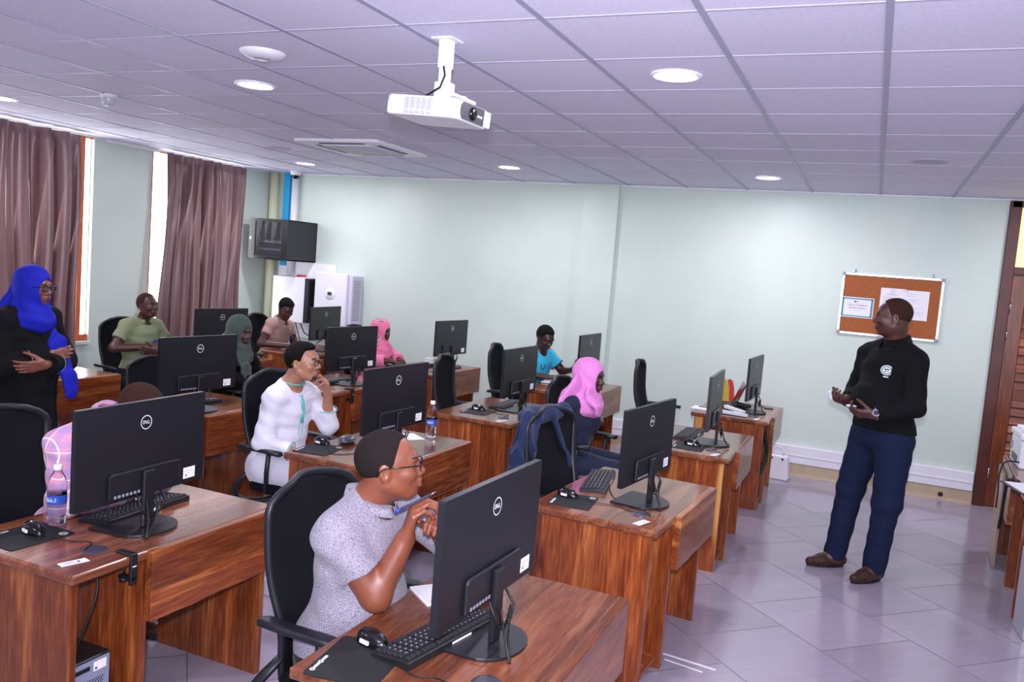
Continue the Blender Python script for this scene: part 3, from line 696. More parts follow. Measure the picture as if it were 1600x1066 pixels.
for k, (x, y, a, lb) in KB.items():
    if kb0 is None: kb0 = make_keyboard(lb); kb0.location = (x, y, TOP); kb0.rotation_euler.z = R(a)
    else: dup(kb0, lb, (x, y, TOP), R(a))
def make_mouse(label):
    root = thing('mouse', label, 'computer mouse', group='black wired mice')
    vs = []; n = 20; m = 10; b = MB()
    for j in range(m+1):
        t = j/m
        for i in range(n):
            a = 2*PI*i/n; s_ = math.sin(t*PI/2)
            x = math.cos(a)*.058*s_**.8; y = math.sin(a)*.031*s_**.8*(1-.12*math.cos(a)); z = .038*math.cos(t*PI/2)**.7*(1-.22*(x/.058))
            vs.append((x, y, max(z, 0)))
    b.add(vs, [(j*n+i, j*n+(i+1) % n, (j+1)*n+(i+1) % n, (j+1)*n+i) for j in range(m) for i in range(n)], None, True); b.build('shell', 'black_gloss', root)
    MB().cyl((.030, -.004, .031), (.030, .004, .031), .009).build('scroll_wheel', 'grey_dark', root)
    MB().box((-.020, -.034, .008), (.012, -.0285, .018)).build('side_sticker', 'paper', root)
    return root
def make_pad(label):
    root = thing('mouse_pad', label, 'mouse pad', group='black mouse pads')
    MB().prism(rrect(.20, .24, .012), 0, .003).build('mat', 'rubber', root)
    b = MB()
    for y0 in (-.09, -.045): b.lathe([(.003, .0032), (.0075, .0032)], c=(-.085, y0, 0)).box((-.089, y0+.01, .003), (-.081, y0+.036, .0033))
    b.lathe([(.006, .0032), (.0095, .0032)], c=(.075, .088, 0)).lathe([(.012, .0032), (.015, .0032)], c=(.075, .088, 0))
    b.build('printed_logos', 'logo_white', root); return root
PADS = {'A': (-1.10, -1.74, 8, -1.12, -1.635, -14), 'B': (-1.145, .12, 6, -1.19, .17, -15), 'C': (-.95, 1.86, 0, -.94, 1.90, -12), '20': (-2.585, -1.60, -2, -2.59, -1.565, -14), '21': (-2.64, .16, 8, -2.70, .27, -10), '22': (-2.52, 1.91, 4, -2.545, 1.97, -10)}
PN = {'A': 'nearest monitor', 'B': 'desk beside the jacket-draped chair', 'C': 'desk with the edge-on monitor', '20': 'bottom left desk beside a water bottle', '21': 'desk in front of the person in white', '22': 'desk in front of the person in the cyan jersey'}
p0 = m0 = None
for k, (x, y, a, mx_, my_, ma) in PADS.items():
    lb = 'black logo-printed mouse pad '+('beside the ' if k == 'A' else 'on the ')+PN[k]; lm = 'black mouse '+('beside the ' if k == 'A' else 'on the ')+PN[k]
    if p0 is None: p0 = make_pad(lb); p0.location = (x, y, TOP); p0.rotation_euler.z = R(a); m0 = make_mouse(lm); m0.location = (mx_, my_, TOP+.003); m0.rotation_euler.z = R(ma)
    else: dup(p0, lb, (x, y, TOP), R(a)); dup(m0, lm, (mx_, my_, TOP+.003), R(ma))
def cable(label, pts, r=.0022, z=TOP+.003):
    P = [Vector((a, b, z if len(t) == 0 else t[0])) for a, b, *t in pts]; out = []
    for i in range(len(P)-1):
        p0_, p1, p2, p3 = P[max(i-1, 0)], P[i], P[i+1], P[min(i+2, len(P)-1)]
        for q in range(8):
            t = q/8; out.append(.5*((2*p1)+(-p0_+p2)*t+(2*p0_-5*p1+4*p2-p3)*t*t+(-p0_+3*p1-3*p2+p3)*t**3))
    out.append(P[-1]); o = MB().tube(out, r, seg=6).build('cable', 'cable'); return tag(o, label, 'cable')
cable('thin black mouse cable curling on the nearest desk below the keyboard', [(-1.062, -1.65, TOP+.012), (-1.00, -1.70, TOP+.005), (-.93, -1.73), (-.88, -1.71), (-.82, -1.72), (-.755, -1.70, TOP+.005)])
cable('pair of black cables to the grommet of the desk beside the jacket-draped chair', [(-1.13, .155, TOP+.012), (-1.03, .15, TOP+.005), (-.95, .17), (-.87, .13), (-.80, .12), (-.765, .105, TOP+.006)])
cable('black keyboard cable looping on the desk beside the jacket-draped chair', [(-1.09, .52, TOP+.010), (-1.03, .36), (-.96, .25), (-.90, .22), (-.80, .16), (-.768, .105, TOP+.005)])
cable('thin black mouse cable running to the grommet on the bottom left desk', [(-2.53, -1.58, TOP+.012), (-2.47, -1.56, TOP+.006), (-2.42, -1.55), (-2.36, -1.52), (-2.31, -1.59, TOP+.006)])
cable('thin black mouse cable on the desk in front of the person in white', [(-2.645, .255, TOP+.012), (-2.58, .17, TOP+.006), (-2.52, .12), (-2.46, .16), (-2.40, .28), (-2.36, .38)])
cable('black cable in front of the edge-on monitor', [(-.885, 1.89, TOP+.012), (-.84, 1.93, TOP+.006), (-.80, 1.98), (-.78, 1.90), (-.80, 1.84, TOP+.005)])
cable('black cables on the desk in front of the cyan jersey', [(-2.49, 1.96, TOP+.012), (-2.42, 1.98, TOP+.006), (-2.36, 1.93), (-2.29, 1.95), (-2.28, 1.84, TOP+.005)])
# ------------------------------------------------------------------ chairs
def make_chair(label):
    root = thing('office_chair', label, 'office chair', group='black mesh-back office chairs')
    N = 26
    def back_x(z):  # curve of the backrest (chair faces +x)
        t = (z-.44)/.62; return -.235-.03*math.sin(t*PI*.9)*1.0-.08*max(t-.35, 0)**1.5+.03*math.exp(-((t-.28)/.2)**2)
    def half(z):
        t = (z-.44)/.62; w = .170+.045*math.sin(min(t*1.25, 1)*PI/2)
        if t > .88: w -= .10*((t-.88)/.12)**2.2
        return w
    zs = [.44+.62*i/N for i in range(N+1)]
    b = MB(); vs = []; K = 12
    for z in zs:
        w = half(z)-.004
        for k in range(K+1):
            s_ = -1+2*k/K; vs.append((back_x(z)+.035*s_*s_, w*s_, z))
    b.add(vs, [(j*(K+1)+k, j*(K+1)+k+1, (j+1)*(K+1)+k+1, (j+1)*(K+1)+k) for j in range(N) for k in range(K)], None, True)
    o = b.build('backrest_mesh', 'chair_mesh', root); so = o.modifiers.new('t', 'SOLIDIFY'); so.thickness = .012; so.offset = 0
    pts = [(back_x(z)+.035, -half(z), z) for z in zs]; top = [(back_x(1.06)+.035*((half(1.06)-.02-j*.0235)/half(1.06))**2, -(half(1.06)-.02-j*(2*half(1.06)-.04)/10), 1.128) for j in range(11)]
    top = [(back_x(1.06)+.035*(1-2*j/10)**2, -half(1.06)*(1-2*j/10)*.97, 1.06+.010*(1-(1-2*j/10)**2)) for j in range(11)]
    pts = pts+top[1:-1]+[(x, -y, z) for x, y, z in pts[::-1]]
    prof = [(1.0*math.cos(2*PI*i/10), 1.35*math.sin(2*PI*i/10)) for i in range(10)]
    MB().tube(pts, .013, prof=prof).build('back_frame', 'chair_frame', root)
    # side stiles sweep down, outwards and under the seat
    for s_ in (-1, 1):
        sp = [(back_x(.50)+.035, s_*half(.5), .52), (-.235, s_*.215, .46), (-.275, s_*.225, .40), (-.285, s_*.215, .345), (-.24, s_*.18, .315), (-.15, s_*.13, .325), (-.02, s_*.10, .37)]
        MB().tube(sp, [.016, .019, .021, .021, .020, .018, .016], prof=[(.8*math.cos(2*PI*i/10), 1.5*math.sin(2*PI*i/10)) for i in range(10)]).build('back_support', 'chair_frame', root)
        ar = MB().tube([(back_x(.66)+.02, s_*.235, .655), (-.20, s_*.262, .667), (-.10, s_*.268, .668), (.02, s_*.262, .668), (.10, s_*.25, .662)], .020, prof=[(.65*x_, 1.35*y_) for x_, y_ in rrect(2, 2, .6, 3)], up=(0, 0, 1))
        ar.tube([(.02, s_*.262, .66), (.01, s_*.262, .54), (-.01, s_*.24, .42), (-.03, s_*.18, .40)], .014)
        ar.build('armrest', 'chair_frame', root)
    s = MB(); ou = rrect(.46, .48, .11, 6, cx=.02); n = len(ou)
    lay = [(.90, .405), (.985, .415), (1.0, .44), (.985, .462), (.90, .478), (.6, .485), (0.02, .482)]; vs = []
    for k, z in lay:
        for a, c in ou: vs.append((.02+(a-.02)*k, c*k, z-(.02*max((a-.15)/.1, 0)**2 if z > .43 else 0)))
    s.add(vs, [(j*n+i, j*n+(i+1) % n, (j+1)*n+(i+1) % n, (j+1)*n+i) for j in range(len(lay)-1) for i in range(n)], None, True); s.add(vs[:n], [tuple(range(n))[::-1]]); s.build('seat', 'seat_fabric', root)
    MB().box((-.10, -.11, .36), (.12, .11, .405), bev=.01).build('seat_mechanism', 'black', root)
    MB().cyl((0, 0, .12), (0, 0, .24), .028).cyl((0, 0, .24), (0, 0, .37), .016).build('gas_column', 'black', root)
    MB().lathe([(.0, .135), (.045, .135), (.05, .10), (.045, .075), (0, .075)]).build('base_hub', 'black', root)
    for k in range(5):
        a = 2*PI*k/5+.3; c, q = math.cos(a), math.sin(a)
        MB().tube([(.03*c, .03*q, .108), (.17*c, .17*q, .095), (.30*c, .30*q, .07)], [.022, .019, .014]).build('base_leg', 'black', root)
        w = MB(); e = Vector((-q, c, 0))
        for s_ in (-1, 1): w.cyl(Vector((.31*c, .31*q, .028))+e*s_*.008, Vector((.31*c, .31*q, .028))+e*s_*.024, .028, seg=14)
        w.cyl((.31*c, .31*q, .03), (.30*c, .30*q, .075), .007); w.build('caster', 'black', root)
    return root
CH = {'A': (-1.345, -1.31, -3, 'large black chair of the person in patterned grey shirt, bottom centre'), 'B': (-1.215, .52, -15, 'black chair draped with a navy jacket'), 'C': (-1.64, 1.88, -4, 'black chair of the person in pink headscarf and navy'),
      'D': (-1.54, 3.70, 4, 'empty black chair in front of the pale back wall, right of the pink headscarf'), '20': (-2.92, -1.30, 0, 'black chair at the left edge behind the bowed person in plaid'), '21': (-2.97, .42, -6, 'black chair of the person in white'),
      '22': (-2.75, 2.27, 8, 'empty black chair behind the monitor beside the water bottle'), '23': (-2.92, 3.62, 8, 'empty-backed black chair left of the person in the cyan jersey, against the wall'), '31': (-4.40, .84, -10, 'empty black chair between the green polo shirt and the bowed head'),
      '32': (-4.50, 1.80, 0, 'black chair of the person in dark green headscarf, mostly hidden'), '33': (-4.62, 3.72, 0, 'black chair of the person in pink floral headscarf, mostly hidden'), '41': (-5.90, 1.90, -8, 'black chair of the person in green polo shirt'), '42': (-5.90, 3.74, 6, 'black chair of the person in beige polo shirt in the corner')}
ch0 = None
for k, (x, y, a, lb) in CH.items():
    if ch0 is None: ch0 = make_chair(lb); ch0.location = (x, y, 0); ch0.rotation_euler.z = R(a)
    else:
        q = dup(ch0, lb, (x, y, 0), R(a))
        if k == '31': q.scale = (.95, .95, .90)
# ------------------------------------------------------------------ small things
def bottle(label, loc, mark=True):
    root = thing('water_bottle', label, 'bottle', loc, group='clear plastic water bottles')
    MB().lathe([(0, .002), (.026, .0), (.032, .008), (.033, .03), (.031, .04), (.033, .05), (.033, .062), (.0315, .07), (.0325, .082), (.0325, .115), (.033, .118), (.0315, .13), (.033, .142), (.032, .155), (.026, .178), (.016, .196), (.0125, .204), (.0125, .216)], seg=28).build('body', 'clear', root)
    MB().lathe([(0, .004), (.028, .004), (.031, .012), (.031, .125), (0, .125)], seg=28).build('water', 'water', root)
    MB().lathe([(.0150, .207), (.0155, .209), (.0155, .224), (.014, .226), (0, .226)], seg=20).build('cap', 'white_plastic', root)
    l = MB().lathe([(.0334, .082), (.0334, .115)], seg=28); l.build('label_band', 'label_blue', root)
    m = MB()
    for k in range(5):
        a = R(-100+k*13); c, s = math.cos(a), math.sin(a); m.box((.0338*c-.003, .0338*s-.001, .092), (.0338*c+.003, .0338*s+.0005, .092+.014*(1-(k % 2)*.5)))
    m.build('label_print', 'label_mark', root); return root
b0 = bottle('clear water bottle with blue label on the bottom left desk, before the plaid shirt', (-2.62, -1.455, TOP))
dup(b0, 'clear water bottle with blue label right of the monitor in the middle of the photo', (-2.34, .875, TOP))
# tower computer in the side bay of the bottom left desk
pc = thing('tower_computer', 'black computer tower with grey perforated rear standing in the bay of the bottom left desk', 'computer', (-2.22, -1.63, .065))
MB().box((-.33, -.085, 0), (0, .085, .33), bev=.004).build('case', 'black', pc)
MB().box((-.002, -.078, .006), (.003, .078, .322)).build('rear_plate', plain('galvanised_steel', '#8d90a8', .4, metal=.15), pc)
v = MB()
for i in range(12):
    for j in range(14):
        yy = -.045+i*.0085+(.004 if j % 2 else 0); zz = .145+j*.0082
        v.prism([(yy+.003*math.cos(R(60*k)), zz+.003*math.sin(R(60*k))) for k in range(6)], .003, .0036, axis='x')
v.build('vent_holes', 'black', pc)
v = MB(); 
for k in range(4): v.box((.003, -.06, .02+k*.022), (.0045, .03, .030+k*.022))
v.box((.003, -.07, .29), (.0045, .0, .305)); v.build('card_slots', 'black', pc)
MB().box((.003, .015, .28), (.0042, .065, .312), 'paper').box((.004, .02, .285), (.0046, .028, .293), 'ink').build('sticker', None, pc)
MB().tube([(.005, -.05, .1), (.05, -.04, .09), (.06, -.05, .04), (.03, -.06, .0)], .004).build('power_cord', 'cable', pc)
cable('black cables hanging inside the bay of the bottom left desk', [(-2.24, -1.60, .70), (-2.21, -1.62, .62), (-2.22, -1.66, .50), (-2.24, -1.68, .42)], .004)
# bundle of cables in the bay of the desk near the wall
cb = MB()
for k in range(5):
    a = k*1.26; dx, dy = .008*math.cos(a), .008*math.sin(a)
    cb.tube([(-.66+dx, 3.50+dy, .68), (-.655+dx, 3.54+dy, .58), (-.63+dx, 3.56+dy, .47), (-.63+dx, 3.56, .37+dy), (-.66+dx, 3.52, .28+dy), (-.74, 3.50+dx, .22+dy)], .008)
cb.tube([(-.70, 3.44, .40), (-.64, 3.52, .36), (-.63, 3.56, .34)], .004).tube([(-.70, 3.46, .28), (-.65, 3.52, .31), (-.63, 3.55, .33)], .004)
tag(cb.build('cable_bundle', 'cable'), 'thick wrapped bundle of black cables hanging in the bay of the desk nearest the wall', 'cable')
# monitor-cable clamps on desk fronts
def clamp(label, loc):
    root = thing('desk_clamp', label, 'clamp', loc, group='black desk clamps')
    MB().box((-.06, -.014, TOP), (.018, .014, TOP+.008), bev=.002).box((.006, -.014, TOP-.10), (.018, .014, TOP+.008), bev=.002).box((-.045, -.012, TOP-.085), (.018, .012, TOP-.075)).build('bracket', 'black', root)
    MB().cyl((-.03, 0, TOP-.075), (-.03, 0, TOP-.036), .005).cyl((-.03, 0, TOP-.095), (-.03, 0, TOP-.083), .016).build('screw_knob', 'black', root)
    MB().box((.018, -.008, TOP-.038), (.0186, .008, TOP-.034)).build('mark', 'logo_white', root); return root
c0 = clamp('black screw clamp on the front edge of the bottom left desk', (-2.165, -1.525, 0))
dup(c0, 'black screw clamp on the front of the desk behind the person in white', (-3.68, 1.985, 0)); dup(c0, 'black screw clamp on the desk near the wall, left of the empty chairs', (-3.67, 3.60, 0))
# papers etc.
def sheet(name, label, cat, cx, cy, w, h, a, t=.0012, m='paper', z=TOP):
    o = MB().box((-w/2, -h/2, 0), (w/2, h/2, t)).build(name, m); o.location = (cx, cy, z); o.rotation_euler.z = R(a); return tag(o, label, cat)
npd = thing('notepad', 'white lined notepad under the elbow of the person in the patterned grey shirt', 'notepad', (-1.12, -1.20, TOP), R(-38))
MB().box((-.075, -.10, 0), (.075, .10, .006)).build('pages', 'paper', npd); l = MB()
for k in range(16): l.box((-.07, -.09+k*.0115, .006), (.07, -.0893+k*.0115, .0063))
l.build('ruled_lines', 'paper_line', npd)
sheet('paper_slip', 'white slip of paper left of the bottle on the desk of the person in white', 'paper', -2.44, .80, .12, .17, 55)
tag(MB().prism([(-.03, 0), (.03, 0), (0, .05)], -.03, .03, axis='y').build('folded_card', 'paper', loc=(-2.66, .66, TOP), rotz=R(30)), 'small folded white card behind the monitor of the person in white', 'card')
gc = thing('glasses_case', 'dark grey oblong case behind the mouse of the person in white', 'case', (-2.62, .40, TOP), R(18))
MB().ball((0, 0, .022), (.05, .088, .022)).build('shell', 'grey_dark', gc); MB().tube([(.05*math.cos(R(a)), .088*math.sin(R(a)), .022) for a in range(0, 360, 12)], .0015, closed=True).build('seam', 'chrome', gc)
def phone(label, loc, a, tilt=0, m='black_gloss'):
    o = MB().prism(rrect(.072, .15, .010), 0, .009).build('mobile_phone', m); o.location = loc; o.rotation_euler = (tilt, 0, R(a)); return tag(o, label, 'phone')
ob = thing('open_notebook', 'open white notebook before the person in the cyan jersey', 'notebook', (-2.70, 3.92, TOP), R(8))
MB().box((-.09, -.125, 0), (.09, .125, .004)).build('cover', 'black', ob); MB().prism([(-.088, .004), (.088, .004), (.088, .010), (.02, .016), (0, .010), (-.02, .016), (-.088, .010)], -.12, .12, axis='y').v
pg = MB(); pg.prism([(.004, -.086), (.004, .086), (.010, .086), (.016, .03), (.009, 0), (.016, -.03), (.010, -.086)], -.12, .12, axis='y'); pg.build('pages', 'paper', ob)
sheet('paper_pad', 'small stack of papers right of the open notebook of the cyan jersey', 'paper', -2.62, 4.16, .12, .18, 12, .012)
tag(MB().cyl((-2.62, 4.10, TOP+.016), (-2.55, 4.2, TOP+.017), .0035).build('pen', 'chrome'), 'thin metal pen on the papers of the person in the cyan jersey', 'pen')
ob2 = thing('open_notebook', 'open white notebook before the person in the beige polo', 'notebook', (-5.67, 3.74, TOP), R(4))
MB().box((-.07, -.11, 0), (.07, .11, .003)).build('cover', 'black', ob2); pg = MB(); pg.prism([(.003, -.066), (.003, .066), (.012, .066), (.016, .02), (.010, 0), (.016, -.02), (.012, -.066)], -.10, .10, axis='y'); pg.build('pages', 'paper', ob2)
tag(MB().box((-4.12, 3.93, TOP), (-4.02, 4.0, TOP+.07)).build('paper_box', 'paper'), 'small white box beside the hands of the person in pink floral headscarf', 'box')
# desk nearest the wall: laptop, notebook, folders, stapler-like strips, phone
lp = thing('laptop', 'open black laptop on the desk nearest the back wall', 'laptop', (-1.10, 3.96, TOP), R(12))
MB().box((-.11, -.165, 0), (.11, .165, .016), bev=.003).build('base', 'black', lp); kk = MB()
for i in range(5):
    for j in range(13): kk.box((-.02+i*.022-.009, -.145+j*.0225-.009, .016), (-.02+i*.022+.009, -.145+j*.0225+.009, .0185))
kk.build('keys', 'key', lp)
lid = MB().box((0, -.165, 0), (.007, .165, .215), bev=.002).box((-.0008, -.155, .012), (.0, .155, .205), 'screen').build('lid', 'black', lp); lid.location = (.105, 0, .016); lid.rotation_euler.y = R(22)
wn_b = thing('notebook', 'white notebook with a dark pen hanging over the edge of the desk nearest the wall', 'notebook', (-1.16, 3.545, TOP), R(-3))
MB().box((-.105, -.075, 0), (.105, .075, .014), 'paper').build('pages', None, wn_b); MB().box((-.107, -.077, -.0), (.107, .077, .002)).build('cover', 'black', wn_b)
tag(MB().cyl((-1.22, 3.56, TOP+.0185), (-1.10, 3.54, TOP+.0185), .0035).build('pen', 'black'), 'dark pen lying on the white notebook of the desk nearest the wall', 'pen')
tag(MB().prism(rrect(.24, .20, .012), 0, .003).build('mouse_pad', 'rubber', loc=(-.93, 3.50, TOP)), 'black mat under the white charger bars on the desk nearest the wall', 'mouse pad')
for k, (x, y, a, tl) in enumerate(((-.90, 3.47, -10, 0), (-.93, 3.62, -32, 10))):
    o = MB().prism(rrect(.21, .045, .010), 0, .022).build('white_bar', 'white_plastic'); o.location = (x, y, TOP+.003+(.012 if k else 0)); o.rotation_euler = (0, R(tl*.5), R(a)); tag(o, ('flat white bar lying on the black mat near the wall', 'white bar propped at an angle behind the flat one near the wall')[k], 'stapler')
tag(MB().tube([(-.98, 3.70, TOP+.02), (-.93, 3.76, TOP+.045), (-.88, 3.80, TOP+.03), (-.84, 3.86, TOP+.035), (-.90, 3.90, TOP+.03), (-.98, 3.86, TOP+.05), (-.95, 3.76, TOP+.03)], .018).build('headset_pouch', 'rubber'), 'crumpled black cable pouch behind the white bars near the wall', 'pouch')
for k, (m, dy, h_, lb) in enumerate((('yellow', -.02, .21, 'yellow rounded folder standing behind the open laptop'), ('red', .03, .20, 'red rounded folder standing behind the open laptop'))):
    o = MB().prism([(-.06, 0), (.06, 0), (.05, h_*.6), (.03, h_*.92), (0, h_), (-.03, h_*.92), (-.045, h_*.6)], -.012, .012, axis='y').v
    pr_ = MB(); pr_.prism([(0, -.055), (0, .055), (h_*.6, .045), (h_*.92, .026), (h_, 0), (h_*.92, -.026), (h_*.6, -.045)], -.012, .012, axis='y'); o = pr_.build('folder', m, loc=(-1.125+.03*k, 4.26+dy*2, TOP)); tag(o, lb, 'folder')
phone('dark phone lying right of the stand of the monitor nearest the wall', (-.72, 4.16, TOP), 20)
# handbag and plastic bag on the floor
hb = thing('handbag', 'small white handbag standing on the floor by the desk nearest the wall', 'handbag', (-.62, 4.66, 0), R(-8))
mb = MB(); out = [(-.105, 0), (.105, 0), (.112, .03), (.09, .22), (.085, .235), (-.085, .235), (-.09, .22), (-.112, .03)]
mb.prism([(b, a) for a, b in out], -.05, .05, axis='y'); bevel(mb.build('bag_body', plain('white_leather', '#e6e4ec', .4, bump=.05, nscale=90), hb), .02, 3)
MB().tube([(-.05, -.03, .22), (-.055, -.035, .27), (-.03, -.03, .31), (.03, -.03, .31), (.055, -.035, .27), (.05, -.03, .22)], .006).build('bag_handle', bpy.data.materials['white_leather'], hb)
MB().cyl((-.05, -.055, .205), (-.05, -.045, .205), .012).cyl((.05, -.055, .205), (.05, -.045, .205), .012).build('ring', 'chrome', hb)
pb = MB(); vs = []; n = 18; rr = random.Random(5)
for j, (r_, z) in enumerate(((.11, 0), (.12, .03), (.125, .08), (.10, .12), (.07, .16), (.03, .19), (.0, .2))):
    for i in range(n): a = 2*PI*i/n; q = r_*(1+rr.uniform(-.09, .09)); vs.append((q*math.cos(a), q*.8*math.sin(a), max(0, z+rr.uniform(-.008, .008)) if j else 0))
pb.add(vs, [(j*n+i, j*n+(i+1) % n, (j+1)*n+(i+1) % n, (j+1)*n+i) for j in range(6) for i in range(n)], None, False)
pbo = pb.build('plastic_bag', plain('white_plastic_film', '#dfe2f2', .3, trans=.1), loc=(-2.66, -.07, 0)); tag(pbo, 'crumpled white plastic bag on the floor left of the nearest black chair', 'bag')
# teacher's desk at the right edge with printer, tablet, cables; perforated case beside it
td = thing('teacher_desk', 'wooden desk cut by the right edge of the photo, carrying the printer', 'desk', (.965, 1.97, 0), R(-3.5))
o = MB().box((0, 0, .70), (.66, 1.46, TOP), bev=.005).build('desktop', 'wood_top', td)
MB().box((.02, .02, 0), (.64, .05, .70)).build('side_panel', 'wood_z', td); MB().box((.02, 1.41, 0), (.64, 1.44, .70)).build('side_panel', 'wood_z', td); MB().box((.02, .62, 0), (.64, .65, .70)).build('divider_panel', 'wood_z', td)
MB().box((-.012, .65, .40), (.02, 1.44, .73)).build('modesty_board', 'wood_y', td)
MB().box((-.03, 1.0, .02), (-.015, 1.44, .66)).build('reflection_board', plain('tan_board_reflection', '#a08a76', .35, noise=.06), td)  # reflected light on the modesty board, put into this panel's tan colour
pr = thing('printer', 'white printer on the desk at the right edge, before the wooden door', 'printer', (PRX, 3.05, TOP))
bevel(MB().box((-.19, -.20, 0), (.22, .20, .19)).build('body', 'white_plastic', pr), .012)
bevel(MB().box((-.20, -.21, .195), (.22, .21, .235)).build('scanner_lid', 'white_plastic', pr), .01)
MB().box((-.17, -.18, .235), (.2, .18, .255)).build('paper_tray', 'paper', pr); MB().box((-.196, -.10, .03), (-.188, .10, .075)).build('output_slot', 'grey_dark', pr); MB().box((-.198, .12, .09), (-.188, .18, .14)).build('keypad', 'grey_plastic', pr)
tb = thing('clipboard', 'black-edged clipboard with white paper overhanging the desk at the right edge', 'clipboard', (1.03, 2.16, TOP+.002), R(12))
MB().prism(rrect(.24, .32, .012), 0, .006).build('board', 'black', tb); MB().box((-.10, -.14, .006), (.11, .14, .009)).build('paper_sheet', 'paper', tb)
cable('black cable drooping over the edge of the desk with the printer', [(1.12, 2.9, TOP+.03), (.98, 2.80, TOP+.05), (.935, 2.72, TOP-.02), (.93, 2.66, TOP-.14), (.925, 2.62, .5)], .006)
cable('black power plug cables hanging low behind the desk at the right edge', [(1.0, 2.36, .74), (.94, 2.38, .735), (.935, 2.42, .62), (.935, 2.44, .50), (.938, 2.50, .40)], .010)
ms = thing('perforated_case', 'silver perforated metal case standing on the floor at the right edge, before the desk', 'metal case', (1.12, 1.76, 0), R(4))
MB().box((-.135, -.12, 0), (.34, .12, .47), bev=.006).build('case_shell', 'alu', ms)
v = MB()
for i in range(22):
    for j in range(26):
        xx = -.115+i*.0185+(.009 if j % 2 else 0); zz = .02+j*.0168
        if xx > .32: continue
        v.prism([(zz+.0062*math.sin(R(60*k)), xx+.0062*math.cos(R(60*k))) for k in range(6)], -.1215, -.1203, axis='y')
v.build('perforations', 'grey_plastic', ms)
fr = MB().box((-.137, -.126, 0), (-.120, -.118, .472)).box((-.137, -.126, .455), (.342, -.118, .472)).box((-.137, -.126, 0), (.342, -.118, .012)); fr.build('front_frame', 'alu', ms)
